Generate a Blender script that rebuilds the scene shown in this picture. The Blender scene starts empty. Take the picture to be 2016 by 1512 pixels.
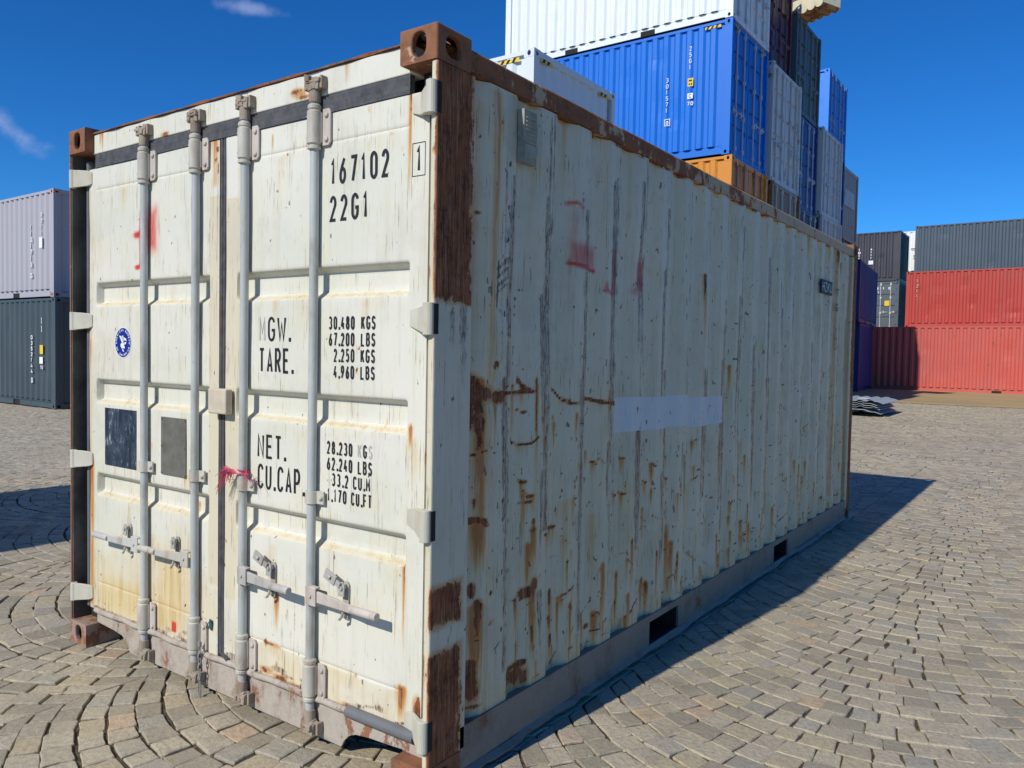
import bpy, math, random
import numpy as np
from mathutils import Vector, Matrix

random.seed(7); RNG = np.random.default_rng(7)
SC = bpy.context.scene
COL = SC.collection

# ------------------------------------------------------------------ camera
def add_camera():
    yaw, pitch, roll = -0.619529506, -0.0398272957, 0.0190951610
    f = Vector((math.sin(yaw)*math.cos(pitch), math.cos(yaw)*math.cos(pitch), math.sin(pitch)))
    r0 = f.cross(Vector((0, 0, 1))).normalized(); u0 = r0.cross(f)
    r = r0*math.cos(roll) + u0*math.sin(roll); u = -r0*math.sin(roll) + u0*math.cos(roll)
    cam = bpy.data.cameras.new('camera'); ob = bpy.data.objects.new('camera', cam); COL.objects.link(ob)
    m = Matrix((r, u, -f)).transposed().to_4x4(); m.translation = Vector((1.71353, -1.95016, 1.52609))
    ob.matrix_world = m
    cam.sensor_width = 36; cam.lens = 36*1551.96/2016; cam.clip_start = 0.05; cam.clip_end = 3000
    SC.camera = ob
add_camera()

# ------------------------------------------------------------------ light
SUN_DIR = Vector((-0.080, -0.785, 0.612)).normalized()      # towards the sun
SUN_ELEV = math.asin(SUN_DIR.z)
SUN_ROT = math.atan2(SUN_DIR.x, SUN_DIR.y)
SUN_STRENGTH, SKY_STRENGTH = 4.3, 0.085
def add_light():
    w = bpy.data.worlds.new('World'); SC.world = w; w.use_nodes = True
    nt = w.node_tree; nt.nodes.clear()
    out = nt.nodes.new('ShaderNodeOutputWorld'); bg = nt.nodes.new('ShaderNodeBackground')
    sky = nt.nodes.new('ShaderNodeTexSky'); sky.sky_type = 'NISHITA'; sky.sun_disc = False
    sky.sun_elevation = SUN_ELEV; sky.sun_rotation = SUN_ROT
    sky.altitude = 1500; sky.air_density = 1.0; sky.dust_density = 0.15; sky.ozone_density = 3.0
    hs = nt.nodes.new('ShaderNodeHueSaturation'); hs.inputs['Saturation'].default_value = 1.28
    hs.inputs['Value'].default_value = 1.12
    nt.links.new(sky.outputs[0], hs.inputs['Color'])
    tint = nt.nodes.new('ShaderNodeMix'); tint.data_type = 'RGBA'; tint.blend_type = 'MULTIPLY'; tint.inputs['Factor'].default_value = 1.0
    tint.inputs['B'].default_value = (.38, .91, 1.32, 1); nt.links.new(hs.outputs[0], tint.inputs['A'])   # deep clear-weather blue
    # two thin wisps of cloud, by direction in the sky
    geo = nt.nodes.new('ShaderNodeTexCoord')
    col = tint.outputs['Result']
    def mth(op, a, b=None):
        n = nt.nodes.new('ShaderNodeMath'); n.operation = op
        for i, v in enumerate((a, b)):
            if v is None: continue
            if isinstance(v, (int, float)): n.inputs[i].default_value = v
            else: nt.links.new(v, n.inputs[i])
        return n.outputs[0]
    noi = nt.nodes.new('ShaderNodeTexNoise'); noi.inputs['Scale'].default_value = 26; noi.inputs['Detail'].default_value = 8
    noi.inputs['Roughness'].default_value = 0.62
    nt.links.new(geo.outputs['Generated'], noi.inputs['Vector'])
    for (ctr, ax, ra, rb, amt) in CLOUDS:
        ctr = Vector(ctr).normalized(); ax = Vector(ax); ax = (ax - ax.dot(ctr)*ctr).normalized(); bx = ctr.cross(ax)
        acc = None
        for v, rad in ((ax, ra), (bx, rb)):
            sub = nt.nodes.new('ShaderNodeVectorMath'); sub.operation = 'SUBTRACT'; sub.inputs[1].default_value = ctr
            nt.links.new(geo.outputs['Generated'], sub.inputs[0])
            d = nt.nodes.new('ShaderNodeVectorMath'); d.operation = 'DOT_PRODUCT'; d.inputs[1].default_value = v
            nt.links.new(sub.outputs[0], d.inputs[0])
            q = mth('POWER', mth('ABSOLUTE', mth('DIVIDE', d.outputs['Value'], rad)), 2.0)
            acc = q if acc is None else mth('ADD', acc, q)
        m = mth('SUBTRACT', 1.0, mth('SQRT', acc))
        m = mth('ADD', m, mth('MULTIPLY', mth('SUBTRACT', noi.outputs['Fac'], 0.5), 1.9))
        mr = nt.nodes.new('ShaderNodeMapRange'); mr.interpolation_type = 'SMOOTHSTEP'
        mr.inputs['From Min'].default_value = 0.05; mr.inputs['From Max'].default_value = 1.1; mr.inputs['To Max'].default_value = amt
        nt.links.new(m, mr.inputs['Value'])
        mx = nt.nodes.new('ShaderNodeMix'); mx.data_type = 'RGBA'
        nt.links.new(mr.outputs[0], mx.inputs['Factor']); nt.links.new(col, mx.inputs['A'])
        mx.inputs['B'].default_value = (4.6, 5.6, 9.0, 1)
        col = mx.outputs['Result']
    nt.links.new(col, bg.inputs['Color']); bg.inputs['Strength'].default_value = SKY_STRENGTH
    nt.links.new(bg.outputs[0], out.inputs[0])
    s = bpy.data.lights.new('sun', 'SUN'); s.energy = SUN_STRENGTH; s.angle = math.radians(0.53); s.color = (1.0, 0.955, 0.88)
    so = bpy.data.objects.new('sun', s); COL.objects.link(so)
    so.rotation_mode = 'QUATERNION'; so.rotation_quaternion = SUN_DIR.to_track_quat('Z', 'Y'); so.location = (0, 0, 30)
CLOUDS = [((-0.906, 0.356, 0.228), (0.0, 0.9, -0.45), 0.070, 0.017, 0.62),
          ((-0.752, 0.545, 0.372), (0.55, 0.8, 0.0), 0.045, 0.010, 0.5)]
add_light()
SC.view_settings.view_transform = 'Standard'; SC.view_settings.look = 'None'
SC.view_settings.exposure = 0; SC.view_settings.gamma = 1; SC.view_settings.use_curve_mapping = False
SC.cycles.max_bounces = 6; SC.cycles.diffuse_bounces = 4; SC.cycles.glossy_bounces = 3

# ------------------------------------------------------------------ shader helpers
class Sh:
    def __init__(s, name):
        s.mat = bpy.data.materials.new(name); s.mat.use_nodes = True; s.nt = s.mat.node_tree; s.nt.nodes.clear()
        s.out = s.nt.nodes.new('ShaderNodeOutputMaterial'); s.b = s.nt.nodes.new('ShaderNodeBsdfPrincipled')
        s.nt.links.new(s.b.outputs[0], s.out.inputs[0]); s.tc = s.nt.nodes.new('ShaderNodeTexCoord')
    def put(s, sock, v):
        if isinstance(v, (int, float)): sock.default_value = v
        elif isinstance(v, tuple): sock.default_value = v if len(v) == len(sock.default_value) else (*v, 1)
        else: s.nt.links.new(v, sock)
    def m(s, op, a, b=0.0, c=None, clamp=False):
        n = s.nt.nodes.new('ShaderNodeMath'); n.operation = op; n.use_clamp = clamp
        s.put(n.inputs[0], a); s.put(n.inputs[1], b)
        if c is not None: s.put(n.inputs[2], c)
        return n.outputs[0]
    def add(s, a, b): return s.m('ADD', a, b)
    def mul(s, a, b): return s.m('MULTIPLY', a, b)
    def mix(s, f, a, b, mode='MIX'):
        n = s.nt.nodes.new('ShaderNodeMix'); n.data_type = 'RGBA'; n.blend_type = mode
        s.put(n.inputs['Factor'], f); s.put(n.inputs['A'], a); s.put(n.inputs['B'], b)
        return n.outputs['Result']
    def vec(s, stretch, off=(0, 0, 0)):
        n = s.nt.nodes.new('ShaderNodeMapping'); n.inputs['Scale'].default_value = stretch; n.inputs['Location'].default_value = off
        s.nt.links.new(s.tc.outputs['Object'], n.inputs['Vector']); return n.outputs[0]
    def noise(s, scale, detail=3, rough=.55, stretch=(1, 1, 1), off=(0, 0, 0), dist=0.0):
        n = s.nt.nodes.new('ShaderNodeTexNoise'); n.inputs['Scale'].default_value = scale
        n.inputs['Detail'].default_value = detail; n.inputs['Roughness'].default_value = rough; n.inputs['Distortion'].default_value = dist
        s.nt.links.new(s.vec(stretch, off), n.inputs['Vector']); return n.outputs['Fac']
    def step(s, x, lo, hi, a=0.0, b=1.0):
        n = s.nt.nodes.new('ShaderNodeMapRange'); n.interpolation_type = 'SMOOTHSTEP'
        s.put(n.inputs['Value'], x)
        n.inputs['From Min'].default_value = lo; n.inputs['From Max'].default_value = hi
        n.inputs['To Min'].default_value = a; n.inputs['To Max'].default_value = b
        return n.outputs[0]
    def attr(s, name):
        n = s.nt.nodes.new('ShaderNodeAttribute'); n.attribute_name = name
        sp = s.nt.nodes.new('ShaderNodeSeparateColor'); s.nt.links.new(n.outputs['Color'], sp.inputs[0])
        return sp.outputs[0], sp.outputs[1], sp.outputs[2], n.outputs['Alpha']
    def bump(s, h, strength=.3, dist=.003):
        n = s.nt.nodes.new('ShaderNodeBump'); n.inputs['Strength'].default_value = strength; n.inputs['Distance'].default_value = dist
        s.put(n.inputs['Height'], h); s.nt.links.new(n.outputs[0], s.b.inputs['Normal'])
    def finish(s, color, rough=.6, metal=0.0, spec=.4):
        s.put(s.b.inputs['Base Color'], color); s.put(s.b.inputs['Roughness'], rough); s.put(s.b.inputs['Metallic'], metal)
        s.b.inputs['Specular IOR Level'].default_value = spec
        return s.mat

RUST_D, RUST_M, RUST_O = (.065, .022, .010), (.26, .085, .024), (.34, .125, .032)
CREAM = (.665, .645, .545)

def rust_color(s):
    n = s.noise(38, 5, .7); n2 = s.noise(9, 3, .6, off=(3, 1, 7))
    return s.mix(s.step(n, .35, .7), s.mix(s.step(n2, .35, .65), RUST_D, RUST_M), s.mix(s.step(n2, .4, .7), RUST_M, (.21, .085, .035)))

def mat_weathered(name='cream_paint', base=CREAM, streak=(30, 30, 1.6), grime=.5, specks=1.0, attr=True, rough=.52):
    """Old cream paint; the painted masks 'wa' and 'wb' say where it has rusted, dripped, been scraped or overpainted."""
    s = Sh(name)
    big = s.noise(1.1, 4, .6); mid = s.noise(7, 4, .6, off=(4, 4, 1)); fine = s.noise(90, 3, .6)
    st = s.noise(1, 4, .65, stretch=streak)
    st2 = s.noise(1, 3, .7, stretch=(streak[0]*3.3, streak[1]*3.3, streak[2]*1.7), off=(7, 2, 3))
    g2 = tuple(v*k for v, k in zip(base, (.86, .90, .86))); y2 = tuple(v*k for v, k in zip(base, (.99, .92, .74)))
    c = s.mix(s.step(big, .35, .7, 0, .75), base, g2)
    c = s.mix(s.step(mid, .48, .75, 0, .35*grime*2), c, y2)
    c = s.mix(s.step(st, .5, .8, 0, .35*grime*2), c, tuple(v*.72 for v in y2))
    c = s.mix(s.step(fine, .55, .8, 0, .12), c, (.3, .27, .2))
    r1, g1, b1, a1 = s.attr('wa') if attr else (0.0,)*4
    r2, gg2, b2, a2 = s.attr('wb') if attr else (0.0,)*4
    if attr:
        c = s.mix(s.step(s.add(a2, s.mul(s.add(mid, -.5), .5)), .12, .9, 0, .85), c, s.mix(s.step(st, .42, .66), (.62, .49, .24), (.52, .34, .10)))       # yellow grime
        c = s.mix(s.step(s.add(gg2, s.mul(s.add(mid, -.5), .3)), .42, .52, 0, .8), c, (.60, .53, .37))       # beige overpaint
        red = s.add(r2, s.mul(s.add(s.noise(1, 4, .7, stretch=(50, 50, 9), off=(1, 9, 2)), -.5), .7))
        c = s.mix(s.step(red, .20, 1.05, 0, .95), c, s.mix(s.step(red, .5, 1.2), (.62, .13, .09), (.50, .022, .014)))
        # drips of rust water
        dr = s.mul(g1, s.step(st2, .3, .70, .5, 1.5))
        c = s.mix(s.step(dr, .12, .8, 0, .95), c, s.mix(s.step(g1, .35, 1.0), (.56, .31, .075), (.40, .13, .02)))
        # scrapes: rubbed grey and dark
        pc = s.noise(2.3, 6, .7, off=(2, 2, 6)); c = s.mix(s.step(pc, .50, .68, 0, .30*grime), c, (.33, .30, .22)); c = s.mix(s.step(pc, .30, .44, .30*grime, 0), c, (.72, .70, .60))
        br = s.noise(14, 5, .75, off=(8, 3, 1))
        sm = s.step(s.add(b1, s.mul(s.add(br, -.5), .7)), .26, .52)
        c = s.mix(s.mul(sm, .36), c, s.mix(mid, (.25, .17, .115), (.42, .27, .18)))
        ln = s.noise(1, 4, .7, stretch=(190, 190, 2.4), off=(2, 5, 9)); c = s.mix(s.mul(sm, s.step(ln, .47, .58, 0, .85)), c, (.15, .070, .040))
        ds = s.noise(1, 3, .75, stretch=(170, 170, 20), off=(4, 1, 3)); c = s.mix(s.mul(sm, s.step(ds, .52, .58, 0, .9)), c, (.055, .038, .028))
        c = s.mix(s.step(s.add(b2, s.mul(s.add(mid, -.5), .3)), .42, .55, 0, .90), c, s.mix(mid, (.53, .57, .58), (.64, .665, .65)))
        fs = s.noise(1, 3, .7, stretch=(150, 150, 4.5), off=(6, 6, 1)); c = s.mix(s.mul(s.step(fs, .590, .645, 0, .35+.4*min(1, grime)), s.step(mid, .42, .58)), c, (.13, .095, .065))
        c = s.mix(s.step(s.add(r1, s.mul(s.add(br, -.5), .5)), .10, .55, 0, .75), c, (.47, .215, .055))       # orange fringe of the rust
        dk = s.add(a1, s.mul(s.add(s.noise(1, 5, .75, stretch=(120, 120, 16)), -.5), .9))
        c = s.mix(s.step(dk, .5, .62, 0, .9), c, (.045, .04, .04))
    # little chips everywhere
    ch = s.noise(26, 2, .5, stretch=(1.3, 1.3, .8), off=(11, 3, 5))
    chm = s.step(ch, .735 - .02*specks, .765 - .02*specks, 0, .8)
    c = s.mix(chm, c, (.13, .07, .04))
    rr = rust_color(s)
    ws = s.noise(1, 5, .75, stretch=(75, 75, 3.2), off=(5, 5, 2)); rr = s.mix(s.step(ws, .50, .66, 0, .75), rr, (.36, .19, .11)); rr = s.mix(s.step(ws, .34, .47, .85, 0), rr, (.030, .014, .010)); w2 = s.noise(1, 4, .7, stretch=(170, 170, 7), off=(1, 2, 2)); rr = s.mix(s.step(w2, .56, .66, 0, .6), rr, (.42, .27, .19))
    rn = s.noise(20, 6, .72, stretch=(1.25, 1.25, .7)); rm = 0.0
    if attr:
        rn2 = s.noise(75, 4, .7, off=(3, 8, 8)); rm = s.step(s.add(r1, s.add(s.mul(s.add(rn, -.5), 1.45), s.mul(s.add(rn2, -.5), .55))), .46, .58)
        c = s.mix(rm, c, rr)
    h = s.add(s.mul(mid, .3), s.add(s.mul(fine, .08), s.mul(rm, s.mul(rn, .9))))
    s.bump(h, .35, .004)
    ro = s.m('ADD', rough, s.mul(rm, .35)) if attr else rough
    return s.finish(c, ro, 0.0, .35)

def mat_rusty(name, base=(.62, .58, .46), amount=.5, rust_scale=5.0, streak=1.0, dark=1.0, drip=(.5, .3, .1), along=None):
    """Steel with paint partly gone; the share of rust is the same everywhere."""
    s = Sh(name)
    n = s.noise(rust_scale, 7, .72, stretch=(1, 1, 1/streak)); n2 = s.noise(rust_scale*3, 3, .6, off=(5, 5, 5)); fine = s.noise(110, 3, .6)
    thr = .72 - .44*amount
    c = s.mix(s.step(n2, .4, .7, 0, .5), base, tuple(v*.75 for v in base))
    c = s.mix(s.step(n, thr-.12, thr, 0, .6), c, drip)
    if along:
        sp = s.nt.nodes.new('ShaderNodeSeparateXYZ'); s.nt.links.new(s.tc.outputs['Object'], sp.inputs[0])
        n = s.add(n, s.step(sp.outputs[along[0]], along[1], along[2], 0, along[3]))
    rm = s.step(n, thr, thr+.035)
    rr = s.mix(0.0, rust_color(s), RUST_D) if dark == 1 else s.mix(1-dark, rust_color(s), (.30, .16, .10))
    c = s.mix(rm, c, rr)
    c = s.mix(s.step(fine, .5, .8, 0, .25), c, (.1, .08, .07))
    s.bump(s.add(s.mul(rm, n2), s.mul(fine, .3)), .5, .003)
    return s.finish(c, s.m('ADD', .55, s.mul(rm, .35)), 0, .35)

def mat_metal(name, base=(.38, .45, .49), dirt=(.30, .25, .18), rough=.42, amount=.35, spec=.5):
    s = Sh(name)
    n = s.noise(14, 5, .65, stretch=(1, 1, .35)); f = s.noise(80, 4, .7, stretch=(1, 1, .5)); b = s.noise(3, 3, .5)
    c = s.mix(s.step(b, .35, .7), base, tuple(v*1.22 for v in base))
    c = s.mix(s.step(n, .62-.2*amount, .78, 0, .8), c, dirt)
    c = s.mix(s.step(f, .66, .74, 0, .7), c, (.12, .08, .06))
    s.bump(f, .25, .002)
    return s.finish(c, rough, 0.0, spec)

def mat_plain(name, col, rough=.7, var=.2, scale=20, spec=.3, bumpd=.002):
    s = Sh(name); n = s.noise(scale, 5, .65)
    c = s.mix(s.step(n, .3, .75, 0, 1), col, tuple(v*(1-var) for v in col))
    s.bump(n, .2, bumpd); return s.finish(c, rough, 0, spec)

def mat_yard(name, col, grime=.35, rust=.15, rough=.45, fade=.25):
    """Paint of the containers standing further off."""
    s = Sh(name)
    big = s.noise(.6, 4, .6); st = s.noise(1, 5, .7, stretch=(7, 7, .5)); n = s.noise(2.2, 6, .75, stretch=(1, 1, .45)); f = s.noise(30, 3, .6)
    c = s.mix(s.step(big, .35, .7, 0, fade), col, tuple(min(1, v*.8+.06) for v in col))
    c = s.mix(s.step(st, .48, .8, 0, grime), c, tuple(v*.45 + .05 for v in col))
    c = s.mix(s.step(n, .70-.24*rust, .74-.24*rust, 0, .85), c, s.mix(f, RUST_M, (.24, .10, .045)))
    s.bump(n, .15, .01)
    return s.finish(c, rough, 0, .4)

# ------------------------------------------------------------------ mesh helpers
class MB:
    def __init__(s): s.v = []; s.f = []; s.mi = []; s.cur = 0
    def mat(s, i): s.cur = i; return s
    def poly(s, pts):
        b = len(s.v); s.v.extend(tuple(p) for p in pts); s.f.append(tuple(range(b, b+len(pts)))); s.mi.append(s.cur); return s
    def raw(s, vs, fs):
        b = len(s.v); s.v.extend(tuple(p) for p in vs); s.f.extend(tuple(i+b for i in f) for f in fs); s.mi.extend([s.cur]*len(fs)); return s
    def box(s, x0, x1, y0, y1, z0, z1):
        vs = [(x, y, z) for z in (z0, z1) for y in (y0, y1) for x in (x0, x1)]
        return s.raw(vs, [(0, 2, 3, 1), (4, 5, 7, 6), (0, 1, 5, 4), (2, 6, 7, 3), (0, 4, 6, 2), (1, 3, 7, 5)])
    def obox(s, c, ax, ay, az):
        """box from centre and three half-axis vectors"""
        c, ax, ay, az = map(Vector, (c, ax, ay, az))
        vs = [c + ax*i + ay*j + az*k for k in (-1, 1) for j in (-1, 1) for i in (-1, 1)]
        return s.raw(vs, [(0, 2, 3, 1), (4, 5, 7, 6), (0, 1, 5, 4), (2, 6, 7, 3), (0, 4, 6, 2), (1, 3, 7, 5)])
    def tube(s, path, rad, n=16, caps=True):
        path = [Vector(p) for p in path]
        if isinstance(rad, (int, float)): rad = [rad]*len(path)
        rings = []; b = len(s.v)
        for i, p in enumerate(path):
            d = (path[min(i+1, len(path)-1)] - path[max(i-1, 0)])
            d = d.normalized() if d.length > 1e-9 else Vector((0, 0, 1))
            up = Vector((0, 1, 0)) if abs(d.y) < .9 else Vector((1, 0, 0))
            a = d.cross(up).normalized(); c = d.cross(a)
            for k in range(n):
                t = 2*math.pi*k/n; s.v.append(tuple(p + (a*math.cos(t) + c*math.sin(t))*rad[i]))
        for i in range(len(path)-1):
            for k in range(n):
                k2 = (k+1) % n; s.f.append((b+i*n+k, b+i*n+k2, b+(i+1)*n+k2, b+(i+1)*n+k)); s.mi.append(s.cur)
        if caps:
            s.f.append(tuple(b+k for k in range(n))); s.f.append(tuple(b+(len(path)-1)*n+k for k in reversed(range(n)))); s.mi += [s.cur]*2
        return s
    def lathe(s, c, prof, n=18):
        """profile of (radius, z) about the vertical through c"""
        return s.tube([(c[0], c[1], z + i*1e-7) for i, (r, z) in enumerate(prof)], [r for r, z in prof], n)
    def prism(s, pts, axis, a0, a1):
        """polygon pts (2-D) extruded along axis 'x','y','z' from a0 to a1"""
        def P(u, v, w): return {'x': (w, u, v), 'y': (u, w, v), 'z': (u, v, w)}[axis]
        n = len(pts); vs = [P(u, v, a0) for u, v in pts] + [P(u, v, a1) for u, v in pts]
        return s.raw(vs, [tuple(range(n-1, -1, -1)), tuple(range(n, 2*n))] + [(i, (i+1) % n, n+(i+1) % n, n+i) for i in range(n)])
    def build(s, name, mats, parent=None, smooth=False, bevel=0.0, segs=2, weld=False, autosm=None):
        me = bpy.data.meshes.new(name); me.from_pydata(s.v, [], s.f)
        if not isinstance(mats, (list, tuple)): mats = [mats]
        for m in mats: me.materials.append(m)
        me.polygons.foreach_set('material_index', s.mi)
        me.update(calc_edges=True)
        ob = bpy.data.objects.new(name, me); COL.objects.link(ob)
        fix_normals(me, weld)
        if parent is not None: attach(ob, parent)
        if smooth: me.polygons.foreach_set('use_smooth', [True]*len(me.polygons))
        if autosm is not None:
            me.polygons.foreach_set('use_smooth', [True]*len(me.polygons))
            import bmesh
            bm = bmesh.new(); bm.from_mesh(me)
            for e in bm.edges:
                if len(e.link_faces) != 2 or e.calc_face_angle(3.2) > math.radians(autosm): e.smooth = False
            bm.to_mesh(me); bm.free()
        if bevel:
            mo = ob.modifiers.new('bevel', 'BEVEL'); mo.width = bevel; mo.segments = segs; mo.limit_method = 'ANGLE'; mo.angle_limit = math.radians(40)
            mo.use_clamp_overlap = True
        return ob
def fix_normals(me, weld=False):
    import bmesh
    bm = bmesh.new(); bm.from_mesh(me)
    if weld: bmesh.ops.remove_doubles(bm, verts=bm.verts, dist=1e-5)
    bmesh.ops.recalc_face_normals(bm, faces=bm.faces); bm.to_mesh(me); bm.free()
def attach(ob, parent):
    """meshes are built in the scene's coordinates; keep them there under the parent"""
    ob.parent = parent
    ob.matrix_parent_inverse = parent_world(parent).inverted()
def parent_world(o):
    m = Matrix.LocRotScale(o.location, o.rotation_euler, o.scale)
    return (parent_world(o.parent) @ o.matrix_parent_inverse @ m) if o.parent else m
def tag(o, label=None, cat=None, group=None, kind=None):
    if label: o['label'] = label
    if cat: o['category'] = cat
    if group: o['group'] = group
    if kind: o['kind'] = kind
    return o
def empty(name, loc, rz=0.0):
    o = bpy.data.objects.new(name, None); COL.objects.link(o); o.location = loc; o.rotation_euler = (0, 0, rz); o.empty_display_size = .2
    return o

# ------------------------------------------------------------------ painted lettering (stroke font)
def _arc(cx, cy, rx, ry, a0, a1, n=10):
    return [(cx + rx*math.cos(math.radians(a0+(a1-a0)*i/n)), cy + ry*math.sin(math.radians(a0+(a1-a0)*i/n))) for i in range(n+1)]
def _glyphs():
    G = {}
    G['0'] = [_arc(.5, .76, .5, .24, 180, 0) + _arc(.5, .24, .5, .24, 0, -180) + [(0, .76)]]
    G['O'] = G['0']
    G['1'] = [[(.12, .80), (.55, 1), (.55, 0)]]
    G['2'] = [_arc(.48, .74, .47, .26, 170, -25) + [(.02, 0), (1, 0)]]
    G['3'] = [_arc(.46, .76, .46, .24, 150, -85) , _arc(.46, .27, .5, .27, 90, -150)]
    G['4'] = [[(.55, 1), (0, .27), (1, .27)], [(.74, .52), (.74, 0)]]
    G['5'] = [[(.95, 1), (.14, 1), (.08, .55)] + _arc(.46, .32, .5, .32, 120, -150)]
    G['6'] = [[(.78, 1), (.10, .48)], _arc(.5, .29, .47, .29, 0, 360, 18)]
    G['7'] = [[(0, 1), (1, 1), (.38, 0)]]
    G['8'] = [_arc(.5, .765, .42, .235, 0, 360, 18), _arc(.5, .265, .5, .265, 0, 360, 18)]
    G['9'] = [_arc(.5, .71, .47, .29, 0, 360, 18), [(.90, .55), (.22, 0)]]
    G['A'] = [[(0, 0), (.5, 1), (1, 0)], [(.2, .28), (.8, .28)]]
    G['B'] = [[(0, 0), (0, 1), (.5, 1)] + _arc(.5, .76, .42, .24, 90, -90, 6) + [(0, .52)], [(.45, .52)] + _arc(.5, .26, .5, .26, 90, -90, 6) + [(0, 0)]]
    G['C'] = [_arc(.5, .74, .5, .26, 15, 180, 8) + _arc(.5, .26, .5, .26, 180, 345, 8)]
    G['D'] = [[(0, 0), (0, 1), (.4, 1)] + _arc(.4, .7, .6, .3, 90, 0, 6) + _arc(.4, .3, .6, .3, 0, -90, 6) + [(0, 0)]]
    G['E'] = [[(1, 1), (0, 1), (0, 0), (1, 0)], [(0, .52), (.85, .52)]]
    G['F'] = [[(1, 1), (0, 1), (0, 0)], [(0, .52), (.85, .52)]]
    G['G'] = [_arc(.5, .74, .5, .26, 15, 180, 8) + _arc(.5, .26, .5, .26, 180, 360, 8) + [(1, .45), (.55, .45)]]
    G['H'] = [[(0, 0), (0, 1)], [(1, 0), (1, 1)], [(0, .5), (1, .5)]]
    G['I'] = [[(.5, 0), (.5, 1)]]
    G['K'] = [[(0, 0), (0, 1)], [(.95, 1), (.08, .42)], [(.35, .6), (1, 0)]]
    G['L'] = [[(0, 1), (0, 0), (1, 0)]]
    G['M'] = [[(0, 0), (0, 1), (.5, .35), (1, 1), (1, 0)]]
    G['N'] = [[(0, 0), (0, 1), (1, 0), (1, 1)]]
    G['P'] = [[(0, 0), (0, 1), (.5, 1)] + _arc(.5, .72, .5, .28, 90, -90, 8) + [(0, .44)]]
    G['R'] = [[(0, 0), (0, 1), (.5, 1)] + _arc(.5, .74, .48, .26, 90, -90, 8) + [(0, .48)], [(.5, .46), (1, 0)]]
    G['S'] = [_arc(.5, .75, .46, .25, 20, 250, 9) + _arc(.5, .26, .48, .26, 80, -165, 9)]
    G['T'] = [[(0, 1), (1, 1)], [(.5, .96), (.5, 0)]]
    G['U'] = [[(0, 1)] + _arc(.5, .26, .5, .26, 180, 360, 9) + [(1, 1)]]
    G['W'] = [[(0, 1), (.25, 0), (.5, .75), (.75, 0), (1, 1)]]
    G['X'] = [[(0, 0), (1, 1)], [(0, 1), (.42, .58)], [(.58, .42), (1, 0)]]
    G['Z'] = [[(0, 1), (1, 1), (0, 0), (1, 0)]]
    G['Q'] = G['0']; G['J'] = [[(.9, 1)] + _arc(.45, .25, .45, .25, 0, -170, 8)]; G['Y'] = [[(0, 1), (.5, .5), (1, 1)], [(.5, .46), (.5, 0)]]; G['V'] = [[(0, 1), (.5, 0), (1, 1)]]
    return G
GLYPHS = _glyphs(); WIDTHS = {'I': .35, '1': .75, '.': .3, ' ': .75, 'W': 1.25, 'M': 1.1}
def ribbon(mb, pts, w, P, lift):
    pts = [Vector((a, b)) for a, b in pts]
    closed = (pts[0]-pts[-1]).length < 1e-6
    if closed: pts = pts[:-1]
    n = len(pts); L, R = [], []
    for i, p in enumerate(pts):
        a = pts[i-1] if (i > 0 or closed) else None; b = pts[(i+1) % n] if (i < n-1 or closed) else None
        d1 = (p-a).normalized() if a is not None else None; d2 = (b-p).normalized() if b is not None else None
        if d1 is None: d1 = d2
        if d2 is None: d2 = d1
        n1 = Vector((-d1.y, d1.x)); n2 = Vector((-d2.y, d2.x)); m = n1+n2
        m = m.normalized() if m.length > 1e-6 else n1
        k = min(1.6, 1/max(.35, m.dot(n1)))
        L.append(p + m*w*.5*k); R.append(p - m*w*.5*k)
    rng = range(n if closed else n-1)
    vs = [P(q.x, q.y, lift) for q in L] + [P(q.x, q.y, lift) for q in R]
    mb.raw(vs, [(i, (i+1) % n, n+(i+1) % n, n+i) for i in rng])
def text(mb, txt, o, u, v, h, cw, gap, sw, slant=0.0, stack=False):
    """strokes of txt; o lower-left corner, u reading direction, v up, h cap height, cw letter width, gap, sw stroke width"""
    o, u, v = Vector(o), Vector(u).normalized(), Vector(v).normalized(); nrm = u.cross(v)
    x = y = 0.0; k = 0
    for ch in txt:
        wch = cw*WIDTHS.get(ch, 1.0)
        if ch == '.':
            P = lambda a, b, l: o + u*(x+a) + v*(y+b) + nrm*l
            mb.poly([P(wch*.1, 0, 0), P(wch*.1+sw*1.25, 0, 0), P(wch*.1+sw*1.25, sw*1.4, 0), P(wch*.1, sw*1.4, 0)])
        elif ch != ' ':
            for st in GLYPHS[ch]:
                P = lambda a, b, l: o + u*(x+a) + v*(y+b) + nrm*l
                ribbon(mb, [(sw/2+a*(wch-sw), sw/2+b*(h-sw)) for a, b in st], sw, P, .00015*k); k += 1
        if stack: y -= h + gap
        else: x += wch + gap
    return x - gap

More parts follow.
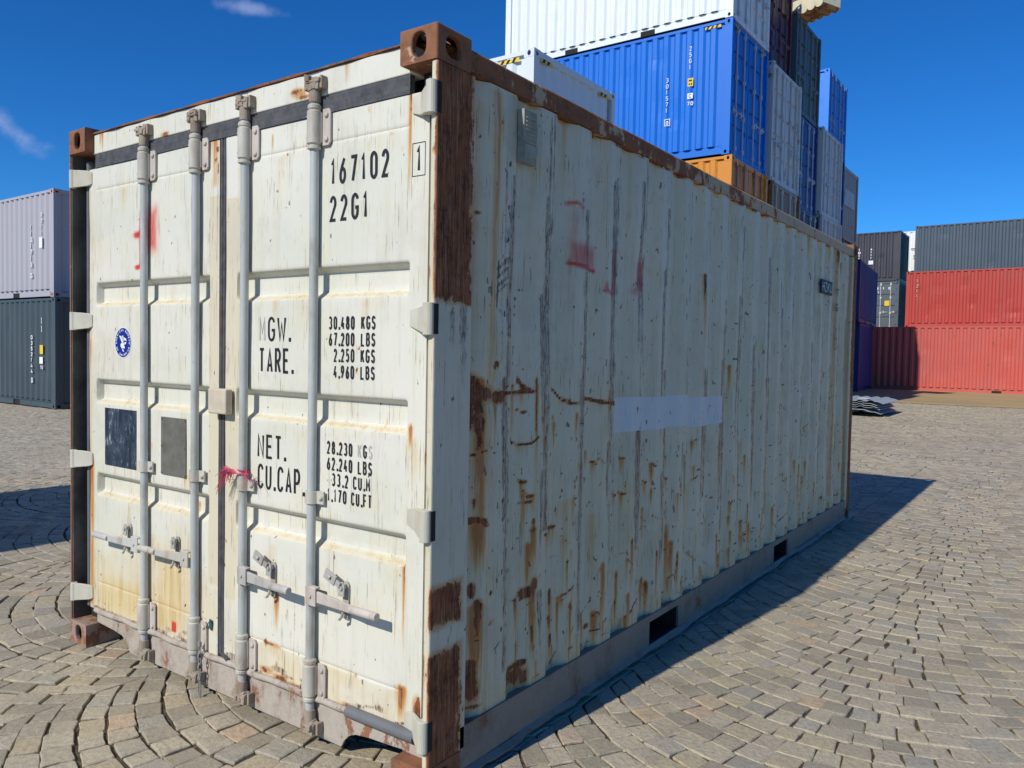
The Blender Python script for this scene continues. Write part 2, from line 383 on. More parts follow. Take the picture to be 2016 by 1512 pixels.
# ------------------------------------------------------------------ the ground
def ground_z(x, y):
    t = np.clip((np.asarray(y, float)-12)/24, 0, 1); return .18*t*t*(3-2*t)
def mat_joint():
    s = Sh('joint_sand'); n = s.noise(30, 6, .7); n2 = s.noise(2, 3, .5)
    c = s.mix(s.step(n, .35, .7), (.055, .043, .03), (.15, .12, .082)); c = s.mix(s.step(n2, .4, .7, 0, .4), c, (.07, .06, .04))
    s.bump(n, .8, .006); return s.finish(c, .95, 0, .1)
def mat_stone():
    s = Sh('granite_setts')
    r, g, b, a = s.attr('stone')
    n = s.noise(45, 5, .7); n2 = s.noise(260, 2, .6); big = s.noise(.5, 3, .6)
    c = s.mix(s.step(r, 0, .62), (.330, .285, .198), (.535, .460, .320))
    c = s.mix(s.step(r, .80, .86, 0, .7), c, (.50, .41, .24))
    c = s.mix(s.step(r, .962, .975, 0, .75), c, (.62, .43, .27))
    c = s.mix(s.step(g, .80, .9, 0, .6), c, (.40, .375, .31))
    c = s.mix(s.step(g, .0, .10, .7, 0), c, (.52, .43, .33))
    c = s.mix(s.step(big, .35, .65, 0, .35), c, (.29, .25, .18)); pt = s.noise(1.7, 6, .7, off=(3, 7, 0)); c = s.mix(s.step(pt, .54, .68, 0, .38), c, (.17, .145, .11)); c = s.mix(s.step(pt, .30, .42, .35, 0), c, (.56, .50, .39))
    c = s.mix(s.step(n, .38, .70, 0, .55), c, (.22, .19, .14)); n3 = s.noise(120, 4, .75, off=(9, 1, 4)); c = s.mix(s.step(n3, .50, .68, 0, .45), c, (.20, .17, .125))
    c = s.mix(s.step(n2, .52, .72, 0, .5), c, (.58, .54, .45))
    s.bump(s.add(n, s.mul(n2, .45)), .75, .009)
    return s.finish(c, s.step(n, .3, .7, .62, .8), 0, .35)
def build_ground():
    # one sheet to the horizon
    ys = [-400, -60, -12, 0, 6, 12, 14, 16, 18, 20, 22, 24, 26, 28, 30, 32, 34, 36, 60, 200, 1500]; xs = [-1500, -200, -60, -20, -5, 0, 5, 20, 60, 200, 1500]
    mb = MB(); vs = [(x, y, float(ground_z(x, y)) - .0074) for y in ys for x in xs]; nx = len(xs)
    mb.raw(vs, [(j*nx+i, j*nx+i+1, (j+1)*nx+i+1, (j+1)*nx+i) for j in range(len(ys)-1) for i in range(nx-1)])
    g = mb.build('ground', MAT['joint'], smooth=True); tag(g, kind='structure')
    V, F, T = [], [], []
    nv = 0
    def lanes(origin, lat, adv, W, sag, pitch, lane_rng, s_rng, keep, far=False):
        nonlocal nv
        R = (W*W/4 + sag*sag)/(2*sag)
        o, l, d = np.array(origin), np.array(lat), np.array(adv)
        for c in lane_rng:
            for k in range(int(s_rng[0]/pitch), int(s_rng[1]/pitch)):
                s0 = k*pitch + float(RNG.normal(0, .004)); s1 = (k+1)*pitch
                # quick reject of a whole course
                mid = o + l*(c*W) + d*(s0)
                if not keep(mid[0], mid[1], W*.75+.2): continue
                t = -W/2 - RNG.uniform(0, .05); ts = []
                while t < W/2:
                    ts.append(t)
                    fp = t/math.sqrt(max(R*R - t*t, 1e-3)); t += RNG.uniform(.098, .152)/math.sqrt(1+fp*fp)
                ts.append(W/2)
                if len(ts) < 3: continue
                if W/2 - ts[-2] < .045: ts.pop(-2)
                for a, b in zip(ts[:-1], ts[1:]):
                    a = max(a, -W/2)
                    q = []
                    for (tt, ss) in ((a, 0), (b, 0), (b, 1), (a, 1)):
                        fp = tt/math.sqrt(max(R*R - tt*tt, 1e-3))
                        t2 = tt - (fp/(1+fp*fp)*pitch if ss and abs(tt) < W/2-.002 else 0)
                        t2 = min(max(t2, -W/2), W/2)
                        yy = R - math.sqrt(max(R*R - t2*t2, 0)) + (s1 if ss else s0)
                        q.append(o + l*(c*W + t2) + d*yy)
                    q = np.array(q); cen = q.mean(0)
                    if not keep(cen[0], cen[1], 0): continue
                    # inset, jitter, cut corners
                    pts = []
                    gap = RNG.uniform(.0015, .0038)
                    q = q + RNG.normal(0, .0042, (4, 2))
                    for i in range(4):
                        p, pn, pp = q[i], q[(i+1) % 4], q[i-1]
                        e1 = pn-p; e2 = pp-p; L1 = max(np.linalg.norm(e1), 1e-4); L2 = max(np.linalg.norm(e2), 1e-4); e1 /= L1; e2 /= L2
                        ins = p + (e1+e2)*gap
                        cut = min(.012, .25*min(L1, L2))*RNG.uniform(.25, 1.2)
                        pts.append(ins + e2*cut); 
                        if not far: pts.append(ins + (e1+e2)*cut*.22)
                        pts.append(ins + e1*cut)
                        if not far: pts.append((ins + pn)/2 + np.array([e1[1], -e1[0]])*0 + (cen-(ins+pn)/2)*RNG.uniform(.0, .09))
                    pts = np.array(pts); n = len(pts)
                    if not far: pts = pts + RNG.normal(0, .0016, pts.shape)
                    if min(np.linalg.norm(q[1]-q[0]), np.linalg.norm(q[3]-q[0])) < .014: continue
                    z0 = float(ground_z(cen[0], cen[1])) + RNG.normal(0, .0018)
                    tilt = RNG.normal(0, .013, 2)
                    zt = z0 + (pts-cen)@tilt
                    inn = cen + (pts-cen)*(1 - RNG.uniform(.045, .085)); zi = z0 + (inn-cen)@tilt + RNG.uniform(.0008, .0024)
                    inn2 = cen + (pts-cen)*.5; zi2 = zi.mean() + (inn2-cen)@tilt + RNG.uniform(-.0008, .0016)
                    rings = [np.c_[pts, zt-.030], np.c_[pts, zt-.0022], np.c_[inn, zi], np.c_[inn2, zi2]]
                    if far: rings = rings[:3]
                    m = len(rings)
                    V.extend(rings)
                    for r_ in range(m-1):
                        for i in range(n):
                            j = (i+1) % n; F.append((nv+r_*n+i, nv+r_*n+j, nv+(r_+1)*n+j, nv+(r_+1)*n+i))
                    F.append(tuple(nv+(m-1)*n+i for i in range(n)))
                    rv, gv = RNG.random(), RNG.random()
                    T.append((n*m, rv, gv)); nv += n*m
    cx, cy = 1.7135, -1.950
    def wedge(x, y, pad, far_=1e9):
        dx, dy = x-cx, y-cy
        r = math.hypot(dx, dy)
        az = math.degrees(math.atan2(dx, dy))
        mrg = 9 + math.degrees(math.atan2(pad+1.0, max(r, .5)))
        if r < 2.2: return True
        return -68.5-mrg < az < -2.5+mrg*1.0 and r < far_
    def hidden(x, y):   # under the big container
        return -2.3 < x < -.14 and .4 < y < 5.7
    keepA = lambda x, y, p: wedge(x, y, p) and y < 10.80+p and x > -7.9-p and y > -2.6-p and not (p == 0 and hidden(x, y)) and (p > 0 or not (x < -3 and y > 6.6))
    lanes((-.85, 0.0), (1, 0), (0, 1), 1.75, .38, .122, range(-5, 4), (-3.0, 10.9), keepA)
    keepB = lambda x, y, p: wedge(x, y, p) and 10.82-p < y < 26.6+p and -7-p < x < 4.5+p
    lanes((0, 11.80), (0, 1), (-1, 0), 1.95, .48, .125, range(0, 8), (-5, 8), keepB, far=True)
    keepC = lambda x, y, p: wedge(x, y, p) and x < -7.85+p and x > -21 and y > .2-p and y < 9.5
    lanes((0, 1.0), (0, 1), (1, 0), 1.75, .42, .125, range(0, 6), (-21.5, -7), keepC, far=True)
    me = bpy.data.meshes.new('cobblestone_paving'); me.from_pydata(np.concatenate(V).tolist(), [], F)
    at = me.color_attributes.new('stone', 'FLOAT_COLOR', 'POINT')
    ar = np.concatenate([np.tile([rv, gv, 0, 1], (n, 1)) for n, rv, gv in T]).astype(np.float32)
    at.data.foreach_set('color', ar.ravel()); me.materials.append(MAT['stone']); me.update()
    ob = bpy.data.objects.new('cobblestone_paving', me); COL.objects.link(ob); tag(ob, kind='structure')
    print('stones', len(T), 'verts', nv)
    # smooth worn concrete strip in front of the red containers
    mb = MB(); ys = np.linspace(26.5, 60, 16); xs = [-40, -20, -8, 0, 10, 30]
    vs = [(x, y, float(ground_z(x, y)) + .004) for y in ys for x in xs]; nx = len(xs)
    mb.raw(vs, [(j*nx+i, j*nx+i+1, (j+1)*nx+i+1, (j+1)*nx+i) for j in range(len(ys)-1) for i in range(nx-1)])
    s = Sh('sandy_concrete'); n = s.noise(.7, 5, .65, stretch=(.4, 1.6, 1)); f = s.noise(12, 5, .7)
    c = s.mix(s.step(n, .35, .7), (.47, .33, .15), (.34, .27, .16)); c = s.mix(s.step(f, .5, .8, 0, .5), c, (.2, .16, .1)); s.bump(f, .3, .01)
    o = mb.build('concrete_pavement', s.finish(c, .9, 0, .15), smooth=True); tag(o, kind='structure')
    # outer field of setts too far off to model stone by stone
    s = Sh('distant_setts'); vo = s.nt.nodes.new('ShaderNodeTexVoronoi'); vo.feature = 'DISTANCE_TO_EDGE'; vo.inputs['Scale'].default_value = 8
    s.nt.links.new(s.vec((1, 1, 0)), vo.inputs['Vector'])
    n = s.noise(3, 5, .7); c = s.mix(s.step(n, .35, .7), (.40, .36, .285), (.46, .41, .33)); c = s.mix(s.step(vo.outputs['Distance'], .0, .06, 1, 0), c, (.12, .10, .08))
    far = s.finish(c, .85, 0, .2)
    mb = MB()
    for (x0, x1, y0, y1) in ((-60, -7.95, -30, 9.4), (-60, -3.2, 9.4, 10.8), (-60, -7.1, 10.8, 26.5), (4.6, 60, -30, 26.5), (-7.95, 4.6, -30, -2.75), (-7.95, -3.05, 6.7, 9.4)):
        nn = max(1, int((y1-y0)/2)); yy = np.linspace(y0, y1, nn+1)
        for a, b in zip(yy[:-1], yy[1:]):
            mb.poly([(x0, a, float(ground_z(0, a))), (x1, a, float(ground_z(0, a))), (x1, b, float(ground_z(0, b))), (x0, b, float(ground_z(0, b)))])
    o = mb.build('outer_paving', far, smooth=False); tag(o, kind='structure')

# ------------------------------------------------------------------ masks painted on the cream container
# channel: 0 rust 1 drip 2 scrape 3 dark  4 red 5 beige 6 blue 7 yellow
SIDE, DOOR = [], []
def blob(L, ch, u, z, ru, rz, s=1.0): L.append(('b', ch, u, z, ru, rz, s))
def drip(L, ch, u, z0, z1, w, s=1.0): L.append(('d', ch, u, z0, z1, w, s))
def rect(L, ch, u0, u1, z0, z1, e=.01, s=1.0): L.append(('r', ch, u0, u1, z0, z1, e, s))
def line(L, ch, pts, w, s=1.0):
    for (a, b), (c, d) in zip(pts[:-1], pts[1:]): L.append(('l', ch, a, b, c, d, w, s))
def evaluate(L, U, Z, out):
    for st in L:
        k, ch = st[0], st[1]
        if k == 'b':
            _, _, u, z, ru, rz, s = st; m = (np.abs(U-u) < 3*ru) & (np.abs(Z-z) < 3*rz)
            out[m, ch] = np.maximum(out[m, ch], s*np.exp(-((U[m]-u)/ru)**2 - ((Z[m]-z)/rz)**2))
        elif k == 'd':
            _, _, u, z0, z1, w, s = st; m = (np.abs(U-u) < 3*w) & (Z <= z0+.02) & (Z >= z1)
            t = np.clip((Z[m]-z1)/(z0-z1), 0, 1)**.7 * np.clip((z0+.02-Z[m])/.02, 0, 1)
            out[m, ch] = np.maximum(out[m, ch], s*t*np.exp(-((U[m]-u)/w)**2))
        elif k == 'r':
            _, _, u0, u1, z0, z1, e, s = st; m = (U > u0-e) & (U < u1+e) & (Z > z0-e) & (Z < z1+e)
            f = np.minimum.reduce([U[m]-u0, u1-U[m], Z[m]-z0, z1-Z[m]])
            out[m, ch] = np.maximum(out[m, ch], s*np.clip(f/(2*e)+.5, 0, 1))
        else:
            _, _, a, b, c, d, w, s = st
            m = (U > min(a, c)-3*w) & (U < max(a, c)+3*w) & (Z > min(b, d)-3*w) & (Z < max(b, d)+3*w)
            px, pz = U[m]-a, Z[m]-b; L2 = (c-a)**2+(d-b)**2+1e-9; t = np.clip((px*(c-a)+pz*(d-b))/L2, 0, 1)
            dd = (px-t*(c-a))**2 + (pz-t*(d-b))**2
            out[m, ch] = np.maximum(out[m, ch], s*np.exp(-dd/(w*w)))
def side_marks():
    S = SIDE
    rnd = random.Random(3)
    # corner post, side face
    rect(S, 0, -.05, .200, 1.695, 2.60, .034, .90); rect(S, 0, .10, .200, 1.690, 1.74, .01, .9); rect(S, 2, .0, .2, .74, 1.69, .03, .20); rect(S, 2, .0, .2, .5, .62, .03, .2); drip(S, 2, .16, 1.68, 1.2, .03, .6); drip(S, 2, .10, 1.66, 1.4, .02, .5)
    rect(S, 0, -.05, .172, .595, .735, .030, .86); rect(S, 0, -.05, .172, .0, .508, .034, .90)
    rect(S, 3, .03, .19, 1.75, 2.4, .03, .38)
    line(S, 2, [(.02, .30), (.15, .66)], .01, .5); line(S, 2, [(.05, .1), (.14, .45)], .012, .5)
    blob(S, 3, .15, 1.60, .03, .10, .45)
    # first bay
    drip(S, 1, .345, 2.46, .25, .028, .75); drip(S, 1, .325, 2.46, 1.9, .03, .5)
    for z in (2.19, 2.10, 2.05): blob(S, 3, .378, z, .006, .022, .9)
    blob(S, 0, .262, 2.02, .018, .008, .8)
    blob(S, 0, .26, 1.41, .035, .035, 1.2); blob(S, 0, .31, 1.375, .05, .032, 1.1); blob(S, 0, .385, 1.36, .045, .03, 1.0)
    rect(S, 0, .235, .315, 1.24, 1.40, .02, .62); drip(S, 0, .285, 1.40, 1.02, .018, .9); drip(S, 1, .29, 1.42, .60, .032, 1.2); drip(S, 1, .37, 1.36, 1.15, .016, 1.0)
    line(S, 0, [(.36, 1.378), (.50, 1.370), (.626, 1.372)], .007, 1.1); drip(S, 1, .50, 1.37, 1.30, .10, .5)
    blob(S, 0, .375, 1.48, .018, .02, .8); drip(S, 1, .38, 1.47, 1.38, .012, .9)
    line(S, 0, [(.545, 1.425), (.575, 1.395), (.61, 1.38)], .010, .95); drip(S, 1, .575, 1.39, 1.30, .015, .9)
    drip(S, 0, .640, 1.42, 1.05, .008, 1.0); drip(S, 1, .645, 1.40, .75, .014, 1.0)
    line(S, 0, [(.476, 1.202), (.51, 1.178), (.57, 1.168), (.62, 1.172), (.665, 1.195)], .006, .95); drip(S, 1, .57, 1.165, 1.11, .05, .5)
    line(S, 0, [(.770, 1.388), (.813, 1.367), (.86, 1.335), (.905, 1.315), (.985, 1.312)], .007, .95); drip(S, 1, .87, 1.33, 1.26, .035, .5)
    line(S, 0, [(1.02, 1.334), (1.10, 1.325), (1.20, 1.308), (1.30, 1.300)], .009, 1.1); drip(S, 1, 1.18, 1.31, 1.23, .08, .55)
    blob(S, 0, .237, 1.13, .018, .010, .9); drip(S, 1, .235, 1.125, 1.0, .012, .9)
    blob(S, 0, .27, .99, .012, .008, .9); drip(S, 0, .27, .985, .94, .003, .8)
    line(S, 0, [(.245, .915), (.275, .922), (.315, .908), (.325, .896)], .012, 1.1); drip(S, 1, .285, .90, .70, .035, 1.25)
    blob(S, 0, .262, .665, .020, .03, .95); blob(S, 0, .285, .60, .022, .03, 1.05); drip(S, 0, .285, .62, .40, .018, .98); drip(S, 1, .28, .60, .18, .036, 1.3)
    drip(S, 0, .238, .535, .44, .012, .95); drip(S, 0, .262, .40, .20, .026, 1.15); blob(S, 0, .27, .30, .03, .05, 1.0); blob(S, 0, .27, .235, .045, .012, .85)
    blob(S, 0, .245, .17, .016, .05, .8)
    # second and third bays
    drip(S, 0, .637, .86, .81, .012, 1.0); blob(S, 0, .637, .825, .022, .013, 1.0); drip(S, 1, .640, .82, .62, .020, 1.15)
    blob(S, 0, .615, .575, .045, .025, 1.05); blob(S, 0, .655, .595, .028, .035, 1.05); drip(S, 0, .655, .60, .45, .020, .85); drip(S, 1, .645, .58, .22, .030, 1.2)
    drip(S, 0, .555, .55, .46, .012, .85); drip(S, 0, .640, .43, .30, .012, .9); drip(S, 1, .56, .54, .36, .018, .8)
    line(S, 0, [(.475, .285), (.53, .295), (.60, .30)], .014, .95); drip(S, 0, .49, .29, .19, .016, 1.0); blob(S, 0, .555, .255, .055, .035, 1.0); blob(S, 0, .60, .24, .02, .04, .9); drip(S, 1, .55, .28, .16, .07, 1.0)
    drip(S, 0, .809, .53, .42, .013, 1.05); drip(S, 0, .806, .42, .36, .013, 1.0); drip(S, 0, .815, .34, .24, .012, 1.0); drip(S, 1, .812, .5, .2, .022, .9)
    blob(S, 0, .795, .425, .02, .006, .8); blob(S, 0, 1.114, .30, .025, .014, .95); drip(S, 0, 1.08, .35, .2, .003, .8)
    blob(S, 0, .66, .82, .006, .01, .8)
    # specks and short runs, lower half, all along
    for i in range(650):
        y = rnd.uniform(.22, 5.7); z = rnd.random()**1.7*1.25 + .22
        if 1.28 < y < 2.7 and 1.10 < z < 1.5: continue
        if rnd.random() < .55: blob(S, 0 if rnd.random() < .6 else 3, y, z, rnd.uniform(.004, .010), rnd.uniform(.004, .014), rnd.uniform(.75, 1.0))
        else:
            l = rnd.uniform(.02, .075); a = rnd.uniform(-.35, .35); line(S, rnd.choice((0, 3)), [(y, z), (y+l*.5, z-a*l), (y+l, z-2*a*l)], .0045, rnd.uniform(.7, .95))
        if rnd.random() < .4: drip(S, 1, y, z, z-rnd.uniform(.06, .3), rnd.uniform(.006, .02), rnd.uniform(.5, 1.1))
    for (y, z, h) in ((1.665, .30, .09), (1.70, .295, .07), (1.395, .38, .10), (1.385, .28, .07), (1.86, .80, .10), (1.95, .42, .16), (1.99, .40, .12), (2.05, .30, .15), (2.62, .35, .1), (2.65, .22, .1), (3.15, .42, .14), (3.18, .30, .12), (1.16, .25, .10), (1.22, .48, .08), (.93, .40, .05), (4.3, .5, .2), (3.7, .35, .1), (1.5, .55, .07), (1.78, .45, .06)):
        drip(S, 0, y, z+h, z, rnd.uniform(.005, .009), .85); drip(S, 0, y+rnd.uniform(-.02, .02), z+h*.7, z-h*.4, .005, .75); blob(S, 0, y, z+h*.9, .014, .010, .9); drip(S, 1, y, z+h, max(.16, z-.25), rnd.uniform(.012, .03), 1.15)
    for (y, z) in ((1.147, 1.037), (1.035, .815), (.74, .785), (.79, .80), (.827, .80), (1.672, .884), (1.933, .870), (1.858, .80), (1.417, 1.030), (1.42, .86), (1.36, .86), (.58, 1.02), (.62, .96)):
        line(S, 0, [(y-.02, z+.006), (y+.018, z-.004)], .007, .95); drip(S, 1, y, z, z-.10, .02, .8)
    # rust below the top rail
    for i in range(24): blob(S, 0, .55+i*.235+rnd.uniform(-.05, .05), 2.475, rnd.uniform(.03, .09), .012, rnd.uniform(.5, .95))
    for i in range(16): drip(S, 1, .5+i*.33+rnd.uniform(-.1, .1), 2.47, rnd.uniform(1.7, 2.3), rnd.uniform(.01, .03), rnd.uniform(.3, .7))
    drip(S, 0, 2.325, 1.985, 1.78, .035, .85); drip(S, 1, 2.33, 1.9, 1.25, .035, .75)
    # rubbed ridges: each end of an outer flat
    for k in range(20):
        y = .459 + .278*k
        drip(S, 2, y-.012, 2.47, .2, .011, rnd.uniform(.34, .56)); drip(S, 2, y-.100, 2.4, .2, .008, rnd.uniform(.25, .42)); rect(S, 2, y-.032, y+.004, rnd.uniform(.3, .9), rnd.uniform(1.2, 2.2), .01, rnd.uniform(.30, .50))
        for j in range(rnd.randint(3, 5)):
            z0 = rnd.uniform(.5, 2.35); L = rnd.uniform(.3, 1.1); drip(S, 2, y-rnd.uniform(0, .05), z0, max(.25, z0-L), rnd.uniform(.008, .024), rnd.uniform(.50, .86))
        for j in range(3):
            z0 = rnd.uniform(.4, 2.4); drip(S, 3, y-rnd.uniform(-.006, .06), z0, max(.22, z0-rnd.uniform(.1, .6)), rnd.uniform(.003, .008), rnd.uniform(.42, .66))
    for (y, z0, z1, w, s) in ((.70, 2.45, .6, .012, .7), (.690, 1.75, 1.0, .020, 1.0), (.705, 1.72, 1.35, .012, .9), (1.245, 2.3, .95, .022, .95), (1.255, 1.8, .7, .014, .8), (1.525, 2.35, 1.33, .018, 1.05), (1.540, 1.15, .4, .028, 1.1),
                              (1.80, 1.95, .75, .016, .95), (2.36, 1.45, .75, .016, .85), (2.63, 1.12, .4, .024, .9), (2.91, 1.9, .5, .018, .8), (.41, 2.3, .3, .008, .6), (3.19, 1.6, .4, .02, .8), (3.47, 2.2, .5, .022, .95)):
        drip(S, 2, y, z0, z1, w, s)
    for y in (.400, .425, .462): 
        for i in range(26): blob(S, 3, y+rnd.uniform(-.003, .003), 2.2-i*.068+rnd.uniform(-.02, .02), .0035, .014, .95)
    for i in range(22): blob(S, 3, .252+rnd.uniform(-.006, .006), 1.9-i*.055, .003, .009, .9)
    line(S, 3, [(.372, 1.86), (.368, 1.79), (.372, 1.70), (.376, 1.66)], .004, .9); line(S, 3, [(.428, 1.80), (.43, 1.72), (.425, 1.66)], .004, .9)
    for i in range(6): line(S, 2, [(.37, 1.745+i*.018), (.43, 1.785+i*.018)], .005, .8)
    blob(S, 3, .571, 2.28, .006, .05, .9)
    for (a, b, c, d) in ((2.707, 1.735, 2.707, 1.70), (2.84, 1.735, 2.885, 1.735), (2.975, 1.745, 2.972, 1.69), (2.735, 1.665, 2.735, 1.615), (2.725, 1.555, 2.757, 1.505), (2.845, 1.514, 2.90, 1.514), (2.975, 1.63, 2.975, 1.60), (2.98, 1.55, 2.978, 1.505)):
        line(S, 3, [(a, b), (c, d)], .007, 1.1)
    # red spray
    line(S, 4, [(.86, 2.150), (.92, 2.160), (.965, 2.146)], .013, .95); rect(S, 4, .86, .96, 1.99, 2.15, .04, .50)
    rect(S, 4, .87, 1.12, 1.89, 2.01, .03, .80); line(S, 4, [(.875, 1.905), (1.11, 1.893)], .013, 1.25)
    line(S, 4, [(.88, 1.93), (.88, 1.86)], .012, .6); rect(S, 4, 1.225, 1.275, 1.80, 2.01, .015, 1.0); blob(S, 4, 1.19, 1.83, .022, .035, 1.1); line(S, 4, [(1.17, 1.815), (1.24, 1.803)], .012, 1.1)
    rect(S, 4, 1.49, 1.57, 1.83, 1.98, .02, 1.0); rect(S, 4, 1.12, 1.22, 1.80, 1.99, .03, .33); line(S, 4, [(1.49, 1.868), (1.56, 1.872)], .012, 1.2); blob(S, 4, 1.48, 1.83, .045, .035, .75); blob(S, 4, 1.53, 1.96, .03, .04, .5)
    for (y, z) in ((4.94, .98), (4.93, 1.02), (4.4, 1.0), (4.1, .93), (3.5, 1.1), (3.2, .9), (4.9, .9), (2.33, 1.35), (2.9, 1.0)): drip(S, 4, y, z+.12, z-.15, .02, .55)
    # blue band and patches
    rect(S, 6, 1.312, 1.62, 1.158, 1.322, .006, 1.2); rect(S, 6, 1.60, 2.15, 1.148, 1.314, .006, 1.2); rect(S, 6, 2.13, 2.655, 1.128, 1.292, .006, 1.2)
    # repainted grey-green patches and yellow foot
    rect(S, 7, .2, 6.0, .14, .30, .05, .42); rect(S, 7, .50, .62, 1.0, 2.2, .03, .10)
    for (y, z0) in ((.24, 2.4), (.33, 2.3), (.90, .9), (1.15, .8), (1.45, .9), (2.2, .8)): drip(S, 7, y, z0, .16, .05, .65)
    rect(S, 1, 5.30, 5.40, .3, 2.47, .02, .50); drip(S, 0, 5.36, 2.47, 2.28, .05, .85); drip(S, 0, 5.44, 2.37, 2.22, .02, .8)
    rect(S, 0, 5.90, 6.10, 1.3, 2.6, .03, .70); rect(S, 0, 5.93, 6.10, 0, 1.4, .03, .82); rect(S, 1, 5.60, 5.95, .2, 2.45, .05, .38); blob(S, 0, 5.78, .42, .05, .14, 1.0)
def door_marks():
    D = DOOR; rnd = random.Random(5)
    # red spray by the first lock rod
    blob(D, 4, -1.890, 2.045, .045, .020, 1.3); rect(D, 4, -1.815, -1.715, 1.95, 2.17, .05, .95); rect(D, 4, -1.875, -1.855, 1.90, 2.16, .008, 1.1); blob(D, 4, -1.885, 1.893, .035, .014, 1.4)
    blob(D, 4, -1.815, 2.03, .03, .10, 1.1)
    rect(D, 4, -1.603, -1.565, .222, .272, .004, 1.4)
    # beige overpaint on the meeting stiles
    rect(D, 5, -1.320, -1.24, .50, 2.165, .006, 1.2); rect(D, 5, -1.215, -1.128, .46, 2.145, .006, 1.2); rect(D, 5, -1.128, -1.09, .58, 2.14, .006, .9)
    rect(D, 7, -2.27, -1.79, 1.475, 1.71, .012, .0)
    # streaks from the top
    for (x, z0, z1, w, s) in ((-2.21, 2.56, 2.46, .012, .9), (-2.19, 2.56, 2.42, .008, .9), (-2.14, 2.56, 2.44, .006, .8), (-.47, 2.56, 2.46, .012, .7), (-.42, 2.56, 2.45, .006, .7), (-.30, 2.56, 2.48, .006, .7),
                              (-1.285, 2.40, 2.18, .03, .9), (-1.31, 2.39, 2.30, .02, .7), (-.90, 2.36, 2.28, .006, .9), (-1.96, 2.1, 1.95, .004, .5)):
        drip(D, 1, x, z0, z1, w, s)
    blob(D, 0, -1.90, 2.455, .05, .012, .85); blob(D, 0, -1.65, 2.473, .04, .014, .8); blob(D, 0, -.75, 2.505, .035, .016, .85); blob(D, 0, -.70, 2.478, .05, .008, .75); drip(D, 1, -.73, 2.50, 2.46, .05, .9)
    blob(D, 0, -1.265, 2.36, .012, .012, .9); line(D, 0, [(-1.29, 2.30), (-1.275, 2.325), (-1.262, 2.30), (-1.262, 2.26)], .005, .8)
    drip(D, 1, -.163, 2.41, 2.0, .010, 1.0); drip(D, 0, -.160, 2.40, 2.30, .004, .8); blob(D, 1, -.36, 2.38, .015, .015, .5); blob(D, 1, -.20, 2.22, .012, .014, .6); blob(D, 1, -.25, 2.28, .01, .01, .6)
    drip(D, 1, -.142, 1.262, 1.17, .010, 1.3); drip(D, 1, -.165, .775, .40, .006, 1.0); drip(D, 0, -.163, .77, .60, .003, .8)
    drip(D, 0, -.172, .335, .22, .010, .95); drip(D, 1, -.170, .34, .19, .030, 1.1); blob(D, 0, -.095, .285, .022, .045, .95)
    # right post front
    blob(D, 0, -.055, 1.16, .018, .035, 1.0); blob(D, 0, -.035, 1.07, .010, .022, .95); drip(D, 0, -.048, .80, .55, .016, .80); drip(D, 0, -.03, .50, .30, .012, .8)
    for i in range(20): blob(D, 0, rnd.uniform(-.06, -.01), rnd.uniform(.3, 2.3), .006, rnd.uniform(.006, .03), rnd.uniform(.6, .9))
    # left stile
    drip(D, 1, -2.335, .97, .35, .020, 1.3); drip(D, 1, -2.315, .95, .20, .014, 1.0); blob(D, 1, -2.33, 1.60, .016, .10, .7); drip(D, 1, -2.33, 1.55, 1.05, .012, .9); drip(D, 1, -2.33, 2.3, 1.8, .008, .4)
    # yellow foot of the left door
    rect(D, 7, -2.36, -1.25, .17, .55, .18, .58); rect(D, 1, -2.36, -1.25, .17, .40, .12, .20); rect(D, 7, -1.77, -1.45, .17, .62, .12, .78); rect(D, 7, -2.28, -1.80, .17, .42, .08, .85); rect(D, 7, -1.25, -.08, .17, .34, .02, .33); rect(D, 7, -1.13, -.16, .17, .33, .01, .45)
    for i in range(26): drip(D, 1, rnd.uniform(-1.76, -1.42), rnd.uniform(.35, .70), .18, .006, rnd.uniform(.3, .6))
    rect(D, 7, -2.36, -2.28, .2, 2.3, .02, .35)
    # ledges of the pockets: rust water
    for z in (1.720, 1.238, .770):
        rect(D, 7, -1.13, -.16, z-.004, z+.018, .008, .62); rect(D, 7, -2.27, -1.32, z-.004, z+.018, .008, .62)
    for (x, z, l) in ((-1.50, .96, .1), (-1.46, .95, .14), (-1.44, .83, .1), (-1.80, .76, .10)): drip(D, 1, x, z, z-l, .014, .9)
    blob(D, 0, -1.495, .945, .015, .012, .9); blob(D, 0, -1.62, .955, .008, .006, .9)
    drip(D, 1, -.86, .545, .36, .022, 1.0); drip(D, 0, -.87, .53, .44, .004, .8); drip(D, 0, -.845, .53, .46, .004, .8)
    # lower edge of the right door
    drip(D, 0, -.925, .335, .30, .006, .9); line(D, 0, [(-.935, .330), (-.83, .322)], .006, .75); drip(D, 1, -.88, .33, .25, .06, .6); drip(D, 1, -.857, .255, .195, .008, 1.3)
    blob(D, 0, -.83, .20, .05, .02, .85); blob(D, 0, -.92, .215, .05, .015, .8); blob(D, 0, -.76, .197, .04, .012, .75); blob(D, 0, -.45, .20, .04, .012, .7); blob(D, 0, -1.2, .2, .05, .012, .6)
    blob(D, 1, -.40, .325, .01, .012, .8)
    for i in range(60):
        x = rnd.uniform(-2.30, -.10); z = rnd.choice((2.28, 1.70, 1.22, .74, .32)) + rnd.uniform(-.02, .02); drip(D, 7, x, z, z-rnd.uniform(.1, .35), rnd.uniform(.01, .04), rnd.uniform(.25, .6))
    for i in range(30):
        x = rnd.uniform(-2.30, -.10); z = rnd.uniform(.4, 2.3); drip(D, 1, x, z, z-rnd.uniform(.04, .16), rnd.uniform(.003, .008), rnd.uniform(.3, .7))
    rect(D, 1, -2.345, -2.300, .20, .96, .015, .75); rect(D, 1, -2.345, -2.31, .96, 1.60, .012, .35)
